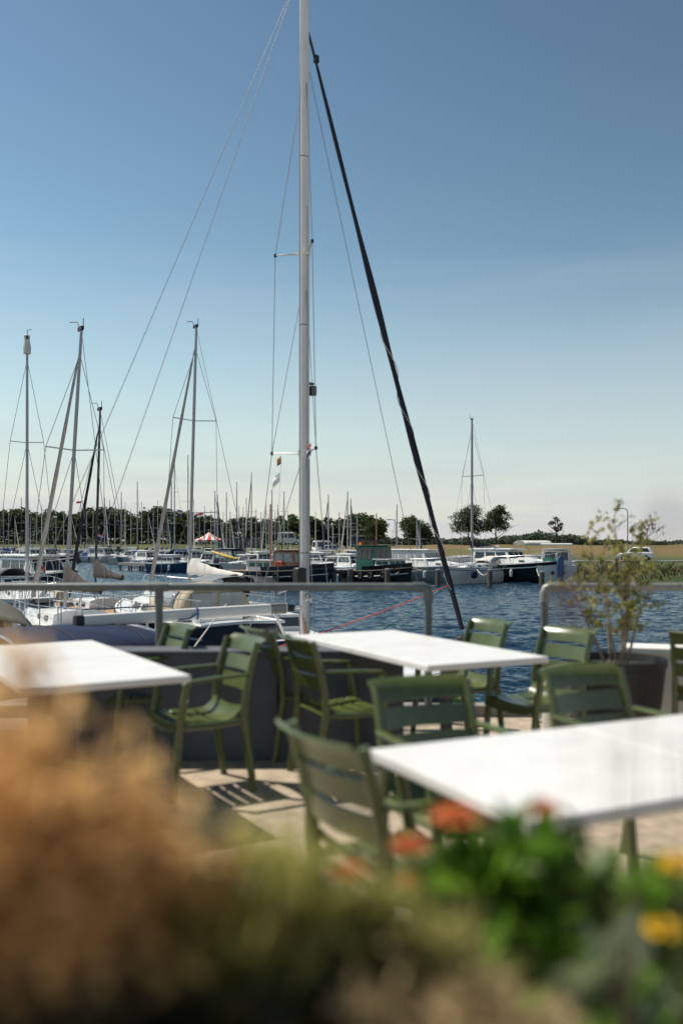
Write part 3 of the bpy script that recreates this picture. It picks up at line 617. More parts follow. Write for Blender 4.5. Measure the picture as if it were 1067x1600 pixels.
for i, (px, ty) in enumerate(far):
    d = (112 if ty < 740 else 128 if ty < 775 else 150)+(i*37 % 23) if px < 500 else (96+(i*5 % 9) if px < 600 else 92)
    if 330 < px < 450 and ty >= 765: d -= 22
    hn, hm = hulls[(i*5) % 6]; cn, cm = covers[(i*3) % 5]; mh = zof(ty, d)-WZ; w, mk = place_words(px, cnt)
    lab = f'{hn} far yacht, {w} thin mast right of {mk}'
    a = R(70+((i*53) % 40)+(180 if i % 3 == 0 else 0)); key = (hn, cn)
    yacht('far_yacht', lab, (xof(px, d), d), (math.cos(a), math.sin(a)), Lg=min(10, 5.5+mh*.28), B=2.6, fb=.95, hull=hm, mast_h=mh, mr=.075 if ty < 780 else .06, spr=((.55, .75),) if i % 4 else ((.38, .8), (.7, .55)), boom=2.6, boom_z=1.9, cover=cm, cover_r=.17, genoa=(None, None, white_c, navy_c)[i % 4], detail=0, mmat=(varnish if px in (434, 587) else blue_c if px == 172 else alu), group='far yachts along the marina jetties', wr=.014)

# ------------------------------------------------------------------ far and middle motor boats
def mbp(px, d): return (xof(px, d), d)
far_m = [
 (14, 178, (1, -.2), 8, gel_g, 'grey cruiser with dark canopy at the far left edge', dict(canvas=grey_c, cz=1.1)),
 (42, 170, (.6, -.8), 7, blue_h, 'small blue far cruiser behind the pale end-on mast', dict(canvas=grey_c)),
 (66, 150, (.9, .3), 7.5, black_h, 'dark far cruiser with grey canopy left of the brown sail cover', dict(canvas=grey_c, cz=1.2)),
 (88, 168, (.5, -.8), 7, gel, 'white far cruiser with dark hull shadow behind the light furled headsail', dict()),
 (118, 152, (-.6, -.8), 7.5, black_h, 'black hulled far cruiser between light and black masts', dict(band=gel)),
 (163, 148, (.75, -.5), 9, gel, 'big white far cruiser with blue canvas right of the black mast', dict(canvas=blue_c, cz=1.3, fly=True, arch_=True)),
 (206, 132, (-.5, -.85), 6.5, steelblue, 'blue grey boat with white hood left of the pale jetty end', dict(canvas=white_c, cz=1.0, roof=2)),
 (233, 116, (.6, -.8), 7, gel, 'white cruiser with white peaked canvas behind the pale jetty', dict(canvas=white_c, cz=1.1)),
 (268, 97, (.85, -.5), 6, blue_h, 'blue hulled low motor boat moored at the pale jetty', dict(cz=.8)),
 (308, 110, (.3, -.95), 8, gel, 'white cruiser just right of the tall mast with furled grey headsail', dict(cz=1.2, arch_=True)),
 (330, 100, (-.4, -.9), 7, gel_c, 'cream cabin boat below the striped tent', dict(cz=1.1, canvas=navy_c)),
 (366, 96, (.7, -.7), 8, navy_h, 'navy cruiser with tall dark windows right of the striped tent', dict(cz=1.5, top=navy_h, canvas=None, panes=4, winm=win_l)),
 (393, 92, (-.8, -.6), 7.5, gel, 'white round bowed cruiser left of the wooden wheelhouse boat', dict(cz=.9, canvas=grey_c)),
 (412, 90, (.2, -.95), 6.5, gel_g, 'small grey cruiser with blue tarpaulin behind the wooden wheelhouse boat', dict(canvas=blue_c, cz=1.2)),
 (497, 92, (.8, -.55), 7.5, gel, 'white cruiser with dark windows just right of the big foreground mast', dict(canvas=blue_c, cz=1.1)),
 (528, 88, (-.7, -.7), 7, gel_c, 'cream small cruiser with blue tarpaulin left of the green tug', dict(canvas=blue_c, cz=.8)),
 (552, 82, (.4, -.9), 6.5, gel, 'white small cabin boat tucked behind the green tug', dict(cz=1.1)),
 (715, 80, (-.5, -.85), 7, gel, 'small white cabin boat behind the furled dark headsail', dict(cz=.9, panes=3, winm=win_l)),
]
for px, d, hd, Lg, hm, lb, kw in far_m:
    motorboat('far_motor_boat' if d > 100 else 'motor_boat', lb, mbp(px, d), hd, Lg, Lg*.34, .95, hull=hm, **kw)
cnt = {}
extra = [(8, 152), (30, 160), (52, 158), (78, 140), (102, 172), (140, 168), (178, 166), (198, 158), (222, 150), (246, 136), (258, 122), (284, 112), (296, 124), (318, 118), (342, 112), (352, 124), (378, 110), (388, 122), (402, 104), (424, 100), (446, 96), (462, 104), (486, 104), (510, 100), (522, 108), (538, 94), (560, 98), (582, 100), (604, 96), (628, 92), (650, 90)]
for i, (px, d) in enumerate(extra):
    hn, hm = [('white', gel), ('white', gel), ('cream', gel_c), ('navy', navy_h), ('white', gel), ('grey', gel_g)][i*5 % 6]; w, mk = place_words(px, cnt); a = R(-60-(i*47 % 70)+(0 if i % 2 else -20)); Lg = 6+(i*3 % 5)*.5
    motorboat('far_motor_boat', f'small {hn} cruiser in the far rows, {w} right of {mk}', mbp(px, d), (math.cos(a), math.sin(a)), Lg, Lg*.34, .95, hull=hm, cz=.8+.15*(i % 4), canvas=(None, blue_c, white_c, None, grey_c)[i % 5], roof=1+(i % 3 == 2 and (i % 5) in (1, 2, 4)), arch_=(i % 4 == 1), group='small cruisers in the far rows')
# ---- right hand group
f = motorboat('hardtop_motor_yacht', 'grey white hardtop motor yacht left of the furled dark headsail', mbp(668, 73), (.72, -.69), 9.5, 3.2, 1.25, hull=gel_g, cz=1.25, cab=(-.36, .10), fore=.45, panes=4, winm=win_l, rub=gel, band=gel)
g = motorboat('black_motor_yacht', 'black hulled motor yacht with white raked cabin', mbp(804, 73), (.66, -.75), 9.0, 3.3, 1.45, hull=black_h, cz=1.1, cab=(-.40, .06), fore=.5, panes=3, rub=gel, band=gel, arch_=False)
for c in ((-2.2, .3), (-1.8, -.3)): MB().lathe([(.02, 0), (.28, .03), (.28, .16), (.1, .22)], 12, (c[0], c[1], 1.45+1.1+.2)).build('radar_dome', gel, g)
e = yacht('white_yacht', 'white sailing yacht with dark boom cover beside the black hull', mbp(737, 71), (-.66, -.75), 8.6, 2.9, 1.15, hull=gel, mast_h=zof(656, 71)-WZ, mr=.1, spr=((.62, 1.0),), boom=3.6, boom_z=2.9, cover=furl_c, cover_r=.14, detail=1, wr=.012, boot=blue_h, hood=white_c)
MB().lathe([(.02, -.3), (.24, -.22), (.3, 0), (.22, .26), (.02, .33)], 12, (2.1, 1.55, .75)).build('fender', navy_c, e)
h = motorboat('stern_moored_cruiser', 'white cruiser seen from astern with blue paddle board on its rail', mbp(868, 74), (.22, .97), 8.5, 3.2, 1.35, hull=gel, cz=1.2, cab=(-.2, .2), fore=.4, roof=1, rail=True, wide=.96)
for y in (-.9, .9): MB().tube([(-4.1, y, 1.35), (-4.1, y, 3.0)], .03, 6).build('awning_pole', steel, h)
MB().loft([[Vector((-4.4, y, 3.0)), Vector((-4.4, y, 3.08)), Vector((-1.6, y, 3.16)), Vector((-1.6, y, 3.08))] for y in (-1.2, 0, 1.2)]).build('awning', gel_c, h)
MB().box((-4.0, .6, 1.75), (.3, .9, .5)).build('cockpit_locker', teal_p, h)
for y in (-.5, .3): MB().loft([ring_((-4.17, y, .85), .14, 12, 'x')[:-1], ring_((-4.3, y, .85), .14, 12, 'x')[:-1]]).build('porthole', win, h)
# paddle board standing on the stern
pb = MB(); rg = []
for s, sc_ in ((-.05, .97), (.05, .97)):
    rg.append([Vector((math.sin(2*math.pi*k/24)*.32, s, -math.cos(2*math.pi*k/24)*1.05)) for k in range(24)])
o = pb.loft(rg).build('paddle_board', board_b); o.location = (xof(875, 69.4), 69.4, zof(889, 69.4)); o.rotation_euler = (R(4), 0, R(15)); tag(o, 'blue paddle board standing upright on the white stern', 'paddle board')
o = motorboat('bimini_boat', 'small white boat with raised white bimini behind the white stern', mbp(850, 82), (.9, .3), 7, 2.5, 1.2, hull=gel, cz=.7, cab=(-.2, .12), fore=.3)
canopy(o, 'bimini', white_c, -2.6, .2, 2.2, 3.0, .4)
for x_ in (-2.5, .1):
    for y_ in (-1.05, 1.05): MB().tube([(x_*.4-.6, y_, 1.2), (x_, y_, 3.05)], .025, 6).build('bimini_pole', steel, o)
for (a_, b_, lb) in (((684, 893, 66), (700, 893, 70), 'mooring rope from the pile to the grey hardtop boat'), ((765, 893, 65), (745, 890, 69), 'mooring rope from the pile to the white yacht bow'), ((846, 896, 65), (838, 889, 70), 'mooring rope from the pile to the black hull'), ((605, 892, 65), (628, 888, 68), 'mooring rope from the pile to the green tug bow')):
    u_, v_ = at(*a_), at(*b_); tag(MB().tube([u_.lerp(v_, i/8)-Vector((0, 0, .35*math.sin(math.pi*i/8))) for i in range(9)], .03, 6).build('mooring_rope', rope_w), lb, 'rope', 'mooring ropes')
# ---- green tug
def workboat(name, label, loc, head, Lg, B, fb, hullm, houses, group='work boats'):
    rz = math.atan2(head[1], head[0]); o = empty(name, (loc[0], loc[1], WZ), rz, label, 'work boat', group)
    rings, deck, hb, zs = hull_shape(Lg, B, fb, wide=.75, mid=.5, rake=.05, sheer=.42, flare=.92)
    hh = MB().loft(rings, closed=False); hh.f.append(tuple(range(10))); hu = hh.build('hull', hullm, o, smooth=40)
    MB().loft(deck, closed=False).build('deck', teak, o, fix=False)
    for sd in (-1, 1):
        MB().tube(sheer_line(hb, zs, Lg, sd, .03, .02), .06, 6).build('rubbing_strake', pile_m, hu)
        MB().tube(sheer_line(hb, zs, Lg, sd, .02, -.4, .0, .97), .045, 6).build('strake', gel_c, hu)
        MB().loft([sheer_line(hb, zs, Lg, sd, -.02, .02, .45, 1), sheer_line(hb, zs, Lg, sd, .03, .38, .45, 1)], closed=False).build('bulwark', hullm, hu, fix=False)
        for k in range(5):
            s = .15+k*.15; p = Vector((-Lg/2+Lg*s, sd*(hb(s)+.12), zs(s)-.35)); t_ = MB(); t_.tube(ring_(p, .2, 12), .08, 6); t_.build('tyre_fender', tyre, o)
    for (x0, x1, w, z0, z1, m_, trim, wm, nm) in houses:
        c = MB(); Q = house(c, x0, x1, w, w*.92, z0, z1, .12, .05, .95, .06); cb = c.build(nm, m_, o); bevel(cb, .02)
        for sd in ('left', 'right'):
            n = max(2, int((x1-x0)/.7))
            for i in range(n): pane(Q[sd], .06+.88*i/n, .06+.88*(i+1)/n-.06, .5, .9).build('window', wm, cb)
        for i in range(3): pane(Q['front'], .05+.9*i/3, .05+.9*(i+1)/3-.05, .5, .9).build('window', wm, cb)
        pane(Q['back'], .1, .42, .5, .9).build('window', wm, cb); pane(Q['back'], .55, .9, .05, .9).build('door', trim, cb)
        MB().box(((x0+x1)/2, 0, z1+.09), (x1-x0+.3, w+.15, .07)).build('roof', trim, cb)
    return o, hb, zs
o, hb, zs = workboat('green_tug', 'small tug with green wheelhouse and dark hull', mbp(592, 70), (.62, -.78), 7.6, 2.9, .95, black_h, [(-1.6, .5, 2.1, 1.0, 2.9, green_h, green_h, win, 'wheelhouse'), (.6, 2.2, 2.0, 1.2, 1.85, gel, gel, green_h, 'fore_cabin')])
MB().tube([(-.3, 0, 2.9), (-.3, 0, zof(802, 70)-WZ)], [.08, .04], 7).build('mast', varnish, o); MB().box((-.6, 0, 3.3), (1.9, 1.4, .08)).build('awning', black_p, o)
for y in (-.6, .6): MB().box((-1.3, y, 3.12), (.3, .5, .2)).build('lamp', orange_p, o)
MB().tube(ring_((-1.6, 1.15, 1.9), .3, 14), .07, 6).build('life_ring', orange_p, o); MB().box((-2.4, .7, 1.6), (.7, .5, .9)).build('deck_locker', yellow_p, o)
MB().tube([(1.8, 1.4, 1.3), (3.5, 1.35, 1.1), (-.5, 1.7, .75), (-3.5, 1.6, 1.0)], .03, 5).build('mooring_rope', rope_w, o)
o, hb, zs = workboat('wheelhouse_boat', 'dark hulled wooden wheelhouse boat behind the big mast, bow right', mbp(437, 69), (.80, -.60), 10.5, 3.2, .95, navy_h, [(.2, 2.3, 2.2, 1.0, 2.55, varnish, varnish, win_l, 'wheelhouse'), (-2.6, .0, 2.0, .95, 1.75, white_p, gel, green_h, 'aft_cabin')])
MB().tube([(2.6, 0, 1.1), (2.6, 0, zof(793, 69)-WZ)], [.09, .05], 7).build('mast', varnish, o); MB().tube([(2.6, -.75, zof(814, 69)-WZ), (2.6, .75, zof(814, 69)-WZ)], .04, 6).build('crosstree', varnish, o)
MB().tube(ring_((1.0, -1.2, 1.45), .3, 14), .07, 6).build('life_ring', red_p, o); MB().tube([(-1.2, .3, .9), (-1.2, .3, 6.2)], .06, 6).build('aft_mast', varnish, o)
# yellow kayak on a rack
k_ = MB(); k_.tube([(-1.7, 0, .08), (-1.2, 0, 0), (0, 0, -.04), (1.2, 0, 0), (1.7, 0, .08)], [.02, .18, .28, .18, .02], 8, .6); o = k_.build('kayak', yellow_p); o.location = (xof(352, 88), 88, zof(868, 88)); o.rotation_euler = (0, R(14), R(-25)); tag(o, 'yellow kayak hung below the navy cruiser with tall windows', 'kayak')

# ------------------------------------------------------------------ left hand near boats
HD = (-.56, .83)
A = yacht('yacht', 'white sailing yacht end-on with pale mast at the left edge', mbp(43, 35), (.35, -.94), 9, 2.9, 1.05, mast_h=zof(531, 35)-WZ, mr=.055, spr=((.60, .62),), boom=3.4, boom_z=2.15, cover=white_c, wr=.009)
MB().lathe([(.03, 0), (.14, .05), (.15, .3), (.1, .55), (.12, .75), (.05, .8)], 10, (.05, 0, zof(555, 35)-WZ)).build('radar_reflector', white_c, A)
B_ = yacht('yacht', 'white yacht with raked grey mast, light furled headsail and brown sail cover', mbp(97, 25), HD, 8.0, 2.7, 1.0, mast_h=zof(517, 23.6)-WZ, mr=.05, spr=((.60, .78),), boom=2.9, boom_z=2.02, cover=brown_c, cover_r=.20, genoa=mat('grey_sailcloth', (.36, .34, .31), .8, var=.15, scale=4), rake=1.72, wr=.008, boot=blue_h, J=3.0)
C_ = yacht('yacht', 'dark yacht with black mast, black furled headsail and brown sail cover', mbp(147, 31), HD, 7.6, 2.5, .95, hull=black_h, mast_h=zof(641, 30.4)-WZ, mr=.045, spr=((.42, .75),), boom=2.7, boom_z=2.10, cover=brown_c, cover_r=.17, genoa=furl_c, rake=.66, mmat=dark_rig, wr=.009, J=2.8, deckm=teak)
MB().tube([(.6, .9, 1.35), (2.2, .5, 1.5)], .22, 10).build('rolled_dinghy', beige_c, C_)
D_ = yacht('yacht', 'white yacht with tall mast, furled grey headsail and pale sail bundle', mbp(294, 33), HD, 9.4, 3.0, 1.1, mast_h=zof(512, 32.4)-WZ, mr=.06, spr=((.32, 1.0), (.66, .85)), boom=4.3, boom_z=2.12, cover=white_c, cover_r=.17, genoa=mat('grey_sailcloth', (.36, .34, .31)), rake=.72, wr=.009, J=3.6, boot=blue_h)
canopy(D_, 'bimini', grey_c, -4.5, -2.9, 2.4, 1.85, .26)
MB().loft([ring_((-4.1, .12, 1.65), .5, 20, 'x')[:-1], ring_((-4.0, .12, 1.65), .52, 20, 'x')[:-1]]).build('wheel_cover', brown_c, D_)
K = motorboat('pilothouse_cruiser', 'white pilothouse cruiser with navy hull left of the brown sail cover', mbp(60, 47), (.72, -.69), 7.8, 2.8, 1.45, hull=navy_h, cz=.95, cab=(-.3, .16), fore=.25, panes=3, arch_=False)
for sd in (-1, 1): MB().tube([(-3.4, sd*1.0, 1.45), (-2.6, sd*1.0, 2.5)], .07, 6).build('roof_strut', gel, K)
# small flag on the cruiser
def flag(loc, cols, w, h, label, par=None, tilt=0., drop=.3, rz=0.):
    o = empty('flag', loc, rz, label, 'flag', 'flags in the rigging') if not par else par
    n = len(cols)
    for k, m_ in enumerate(cols):
        mb = MB(); rg = []
        for j in (0, 1):
            zz = -h*(k+j)/n; rg.append([Vector((w*i/6, .05*w*math.sin(i*1.5+j*.4), zz-drop*w*(i/6)**1.3)) for i in range(7)])
        mb.loft(rg, closed=False); s = mb.build('flag_band', m_, o, fix=False); q = s.modifiers.new('thick', 'SOLIDIFY'); q.thickness = .004
    return o
fl_b = mat('flag_blue', (.02, .05, .3), .8); fl_w = mat('flag_white', (.75, .75, .73), .8); fl_r = mat('flag_red', (.6, .03, .03), .8); fl_o = mat('flag_orange', (.55, .22, .04), .8)
p = at(153, 834, 140); flag(p, (fl_r, fl_w, fl_b), .9, .6, 'red white blue flag on the big white far cruiser')
p = at(318, 800, 130); flag(p, (fl_r, fl_w), .9, .6, 'red and white flag above the striped tent', rz=3.1)
p = at(278, 796, 128); flag(p, (fl_b, mat('flag_yellow', (.6, .5, .1), .8), fl_b), .6, .8, 'small dark blue and yellow flag left of the tall mast')
p = at(127, 783, 150); flag(p, (fl_r,), .8, .35, 'small red pennant atop a far mast left of the black mast', rz=3.1, drop=.05)
p = at(62, 880, 45); flag(p, (fl_r, fl_w), .3, .42, 'small red flag in front of the pilothouse cruiser', drop=1.)
p = at(15, 886, 47); flag(p, (fl_r,), .35, .3, 'drooping red flag at the stern of the pilothouse cruiser', rz=3.1, drop=.8)
# canvas tent boats at left edge
N1 = motorboat('tent_boat', 'boat under an olive canvas tent at the left edge near the blue cover', mbp(-48, 19.5), (-.45, .89), 6.5, 2.5, .95, hull=gel_g, cz=.55, cab=(.0, .3), fore=.25, roof=0, rail=False)
canopy(N1, 'canvas_tent', olive_c, -3.2, .2, 2.3, .9, 1.15, lambda t: min(1, .75+t*.5), win_l)
N2 = motorboat('canopy_boat', 'boat with dark grey canopy and clear window at the left edge', mbp(-6, 41), (.9, -.4), 7, 2.6, 1.1, hull=gel, cz=.5, cab=(-.1, .2), fore=.25, roof=0, rail=False)
canopy(N2, 'canopy', grey_c, -2.8, 1.2, 2.3, 1.1, .95, lambda t: min(1, .6+.8*math.sin(t*2.6)), win_l)
# beige hood cruiser
BH = empty('hooded_cruiser', (xof(276, 25.5), 25.5, WZ), math.atan2(HD[1], HD[0]), 'navy hulled cruiser with beige canvas hood behind the boom', 'motor boat', 'motor boats in the marina')
rings, deck, hb, zs = hull_shape(8.2, 2.8, 1.15, wide=.8, sheer=.2)
hh = MB().loft(rings, closed=False); hh.f.append(tuple(range(10))); hu = hh.build('hull', navy_h, BH, smooth=40); MB().loft(deck, closed=False).build('deck', gel, BH, fix=False)
for sd in (-1, 1): MB().tube(sheer_line(hb, zs, 8.2, sd, .015, .0), .04, 6).build('toe_rail', white_p, hu); MB().loft([sheer_line(hb, zs, 8.2, sd, .005, -.3), sheer_line(hb, zs, 8.2, sd, .002, -.36)], closed=False).build('stripe', steelblue, hu, fix=False)
MB().tube([(-4.1, -1.1, 1.2), (-4.12, 0, 1.24), (-4.1, 1.1, 1.2)], .04, 6).build('transom_rail', white_p, hu)
c = MB(); Q = house(c, -1.2, 2.6, 2.0, 1.1, 1.15, 1.55, .6, .1, .9); cb = c.build('coachroof', gel, BH); bevel(cb, .05)
for sd in ('left', 'right'):
    for i in range(3): pane(Q[sd], .08+.28*i, .08+.28*i+.2, .3, .75).build('window', win, cb)
canopy(BH, 'canvas_hood', beige_c, -2.6, -.2, 2.0, 1.2, .95, lambda t: math.cos((t-.3)*1.5)**.5, win_l)
hf = math.cos(.45)**.5; pa = arch(None, -2.6, 2.0*(.9+.1*hf), 1.2, .95*hf, 16); hdp = MB(); hdp.loft([pa, [p_+Vector((.02, 0, 0)) for p_ in pa]]); hdp = hdp.build('hood_panel', beige_c, BH)
for c0, c1 in ((-.78, -.06), (.06, .78)): bevel(MB().loft([[Vector((xx, c0, 1.3)), Vector((xx, c1, 1.3)), Vector((xx, c1*.92, 1.9)), Vector((xx, c0*.92, 1.9))] for xx in (-2.61, -2.63)]).build('window', win_l, hdp), .006)
rails(BH, hb, zs, 8.2, .6, 6, .02, .97, .014)
MB().box((-3.0, .2, 1.2), (.5, 1.2, .25)).build('cockpit_seat', gel, BH)
# grey-blue hull seen past the stern of the hooded cruiser
motorboat('open_boat', 'low blue grey open boat below the boom near the big mast', mbp(425, 25), (-.3, .95), 6, 2.2, .75, hull=blue_h, cz=.45, cab=(-.1, .15), fore=.2, roof=0, rail=False)
# ------------------------------------------------------------------ main yacht (foreground mast)
MY = empty('big_yacht', (-.53, 12.8, WZ), math.atan2(.66, .75), 'moored yacht with the big foreground mast, boom and dark furled headsail', 'sailing boat')
Lg = 8.9; off = Vector((-.55, 0, 0)); rings, deck, hb, zs = hull_shape(Lg, 2.9, 1.15, sheer=.2)
def sh(ps): return [Vector(p)+off for p in ps]
hh = MB().loft([sh(r) for r in rings], closed=False); hh.f.append(tuple(range(10))); hu = hh.build('hull', navy_h, MY, smooth=40); MB().loft([sh(r) for r in deck], closed=False).build('deck', gel, MY, fix=False)
for sd in (-1, 1): MB().tube(sh(sheer_line(hb, zs, Lg, sd, .012, 0)), .025, 6).build('toe_rail', white_p, hu)
c = MB(); Q = house(c, -2.2, 1.6, 1.7, .9, 1.15, 1.5, .5, .1, .88); cb = c.build('coachroof', gel, MY); bevel(cb, .05)
for sd in ('left', 'right'):
    for i in range(3): pane(Q[sd], .08+.28*i, .08+.28*i+.2, .3, .75).build('window', win, cb)
MH = 11.4
def mastsec(z, k=1.): return [Vector((math.copysign(abs(math.cos(a))**.55, math.cos(a))*.072*k, math.copysign(abs(math.sin(a))**.55, math.sin(a))*.05*k, z)) for a in [2*math.pi*(i+.5)/20 for i in range(20)]]
ms = MB().loft([mastsec(1.2), mastsec(6), mastsec(9), mastsec(MH, .9)]).build('mast', alu_w, MY)
for z in (3.05, 6.3, 8.7): MB().loft([mastsec(z, 1.02), mastsec(z+.012, 1.02)]).build('mast_seam', galv, ms)
MB().box((.0, .0, MH+.04), (.3, .1, .08)).build('masthead', black_p, ms)
MB().tube([(-.076, .015, 1.6), (-.076, .015, MH)], .006, 4).build('halyard', rope_w, ms)
MB().tube([(.01, -.062, 1.5), (.01, -.062, 3.2), (.01, -.058, 8.0)], .007, 4).build('halyard', rope_w, ms)
MB().tube([(.045, -.06, 1.5), (.045, -.062, 4.4)], .006, 4).build('halyard', mat('grey_rope', (.2, .2, .2), .9), ms)
# spreaders with swept tips
tips = {}
for nm, z, a in (('up', 7.34, .42), ('low', 4.48, .50)):
    for sd in (1, -1):
        root = Vector((0, sd*.05, z)); tip = Vector((-.2, sd*a, z+.02)); dv = (tip-root).normalized(); s = MB(); s.tube([root, tip], [.028, .017], 8, .45); sp = s.build('spreader', alu_w, ms); tips[nm, sd] = tip
        MB().box(root+dv*.02, (.11, .03, .09), M=Matrix.Rotation(.4*sd, 3, 'Z')).build('spreader_root', alu_w, sp); MB().lathe([(.005, -.03), (.022, -.02), (.022, .02), (.005, .03)], 8, tip).build('spreader_tip', black_p, sp)
for sd in (1, -1):
    MB().tube([Vector((0, sd*.05, 9.75)), tips['up', sd], tips['low', sd], Vector((-.3, sd*1.05, 1.2))], .0055, 5).build('cap_shroud', wire, MY)
    MB().tube([Vector((0, sd*.05, 6.8)), tips['low', sd]], .0045, 5).build('diagonal_shroud', wire, MY)
    MB().tube([Vector((0, sd*.05, 4.4)), Vector((-.55, sd*.95, 1.2))], .005, 5).build('lower_shroud', wire, MY)
    for t_ in (.03,): MB().tube([tips['low', sd].lerp(tips['up', sd], .0), tips['low', sd].lerp(tips['up', sd], .03)], .011, 5).build('turnbuckle', steel, MY)
MB().tube([(-.05, 0, MH), (-4.56, 0, 1.25)], .0045, 5).build('backstay', wire, MY)
MB().tube([(-.08, 0, MH-.05), (-3.46, 0, 2.34)], .0042, 5).build('topping_lift', wire, MY)
MB().tube([(.08, 0, 10.0), (2.6, -.1, 1.3)], .0045, 5).build('inner_stay', wire, MY)
# steaming light on bracket
lt = MB().box((.13, -.03, 5.38), (.09, .08, .14)).build('steaming_light', black_p, ms); bevel(lt, .01); MB().box((.10, -.02, 5.48), (.09, .05, .03)).build('bracket', black_p, lt)
# boom
def boomsec(x, z, k=1.): return [Vector((x, math.copysign(abs(math.cos(a))**.6, math.cos(a))*.05*k, z+math.copysign(abs(math.sin(a))**.6, math.sin(a))*.075*k)) for a in [2*math.pi*(i+.5)/16 for i in range(16)]]
BZ = 2.28
bo = MB().loft([boomsec(-.34, BZ), boomsec(-1.8, BZ), boomsec(-3.36, BZ-.01)]).build('boom', alu_w, MY)
MB().loft([boomsec(-3.36, BZ-.01, 1.03), boomsec(-3.46, BZ-.01, 1.0)]).build('boom_end_cap', black_p, bo)
MB().loft([boomsec(-.34, BZ, .75), boomsec(-.2, BZ, .7)]).build('gooseneck', black_p, bo); MB().tube([(-.22, 0, BZ), (-.06, 0, BZ)], .03, 8).build('gooseneck_pin', steel, bo)
MB().loft([boomsec(-.62, BZ, 1.015), boomsec(-.36, BZ, 1.015)]).build('boom_collar', galv_l, bo)
MB().loft([boomsec(-1.79, BZ, 1.06), boomsec(-1.815, BZ, 1.06)]).build('sail_tie', blue_c, bo); MB().tube([(-1.8, -.06, BZ+.02), (-1.95, -.08, BZ-.05), (-2.1, -.07, BZ-.06)], .012, 5).build('sail_tie_end', blue_c, bo)
bevel(MB().box((-.13, -.06, 2.72), (.16, .14, .26)).build('winch_box', black_p, ms), .03)
MB().lathe([(.03, 0), (.055, .01), (.04, .06), (.055, .11), (.02, .13)], 12, (-.02, -.12, 2.35)).build('winch', steel, ms)
MB().tube([(-.06, -.05, 2.6), (-.5, -.1, 2.52), (-.55, -.1, 2.5)], .016, 6).build('kicker_tackle', steel, bo); MB().tube([(-.08, .05, 1.5), (-.5, .03, 2.2)], .02, 6).build('kicker', steel, bo)
for k in range(5): MB().tube([(-.1+.03*k, -.075, 2.2-.06*k), (-.11+.03*k, -.12, 1.9-.05*k), (-.05+.03*k, -.075, 1.62)], .008, 5).build('coiled_rope', (rope_w, rope_r, rope_g, rope_w, rope_w)[k], ms)
# furled headsail
fa = Vector((.07, 0, 10.52)); fb_ = Vector((3.4, 0, 1.75)); n = 40
fs = MB(); fs.tube([fa.lerp(fb_, .05+.95*i/n)+Vector((0, 0, -.10*math.sin(math.pi*i/n))) for i in range(n+1)], [(.020+.026*min(1, i/16)**.8+.009*math.sin(i*.55)*min(1, i/12))*(1 if i < n-3 else .8) for i in range(n+1)], 10); fs = fs.build('furled_headsail', furl_c, MY, smooth=60)
hx = []
for i in range(60):
    t = .42+.5*i/59; p = fa.lerp(fb_, t)+Vector((0, 0, -.10*math.sin(math.pi*t))); a = i/59*2*math.pi*4.6; hx.append(p+Vector((math.cos(a)*.056, math.sin(a)*.056, 0)))
MB().tube(hx, .007, 5).build('sheet_wrap', rope_w, fs)
MB().tube([fa, fa.lerp(fb_, .055)], .02, 6).build('headsail_swivel', black_p, MY); MB().lathe([(.02, 0), (.045, .02), (.045, .1), (.02, .12)], 10, fa.lerp(fb_, .045)).build('swivel_body', black_p, MY)
MB().lathe([(.02, 0), (.1, .02), (.1, .14), (.03, .18)], 12, fb_-Vector((0, 0, .28))).build('furling_drum', black_p, MY)
# sheets
clew = fa.lerp(fb_, .915)+Vector((-.05, 0, 0)); cl2 = clew+Vector((.02, 0, .0))
def bent(a, b, sag, n=10): return [a.lerp(b, i/n)-Vector((0, 0, sag*math.sin(math.pi*i/n))) for i in range(n+1)]
Mi = Matrix.Translation((-.53, 12.8, WZ)) @ Matrix.Rotation(math.atan2(.66, .75), 4, 'Z'); Mi = Mi.inverted()
pr_ = Mi @ at(500, 990, 12.3); MB().tube(bent(clew, pr_, .02)+[Mi @ at(425, 1014, 11.6)], .008, 5).build('red_sheet', rope_r, MY)
MB().tube(bent(cl2, Mi @ at(585, 992, 13.0), .03)+[Mi @ at(480, 1040, 12.2)], .007, 5).build('green_sheet', rope_g, MY)
# cockpit cover
def tarpring(x, w, h, z): return [Vector((x, math.cos(math.pi*k/14)*w, z+h*math.sin(math.pi*k/14)**.6)) for k in range(15)]
tp = MB(); prof = [(-4.45, .98, .34, 1.86), (-4.2, 1.0, .38, 1.86), (-3.8, 1.0, .375, 1.86), (-3.4, 1.0, .37, 1.86), (-3.0, .99, .36, 1.86), (-2.75, .96, .34, 1.85), (-2.55, .86, .29, 1.84), (-2.42, .68, .2, 1.83), (-2.36, .45, .1, 1.83)]
tp.loft([tarpring(*p) for p in prof], closed=False); tp = tp.build('cockpit_cover', navy_c, MY, fix=False, smooth=60); q = tp.modifiers.new('thick', 'SOLIDIFY'); q.thickness = .012
MB().tube([p+Vector((-.01, 0, .012)) for p in tarpring(*prof[0])], .018, 6).build('cover_hoop', steel, tp)
for i in (2, 4): MB().tube([p*1.0+Vector((0, 0, .006)) for p in tarpring(*prof[i])], .007, 5).build('seam', furl_c, tp)
for x_ in (-4.3, -2.7):
    for sd in (-1, 1): MB().tube([(x_, sd*.92, 1.15), (x_, sd*.95, 1.9)], .014, 6).build('hoop_leg', steel, tp)
flag(Mi @ at(439, 712, 13.0), (fl_o,), .12, .17, None, MY) if False else None
flag(at(439, 713, 13.0), (fl_o, mat('flag_brown', (.3, .12, .05), .8)), .07, .11, 'small orange brown pennant below the port spreader of the big mast', rz=2.6, drop=.5)
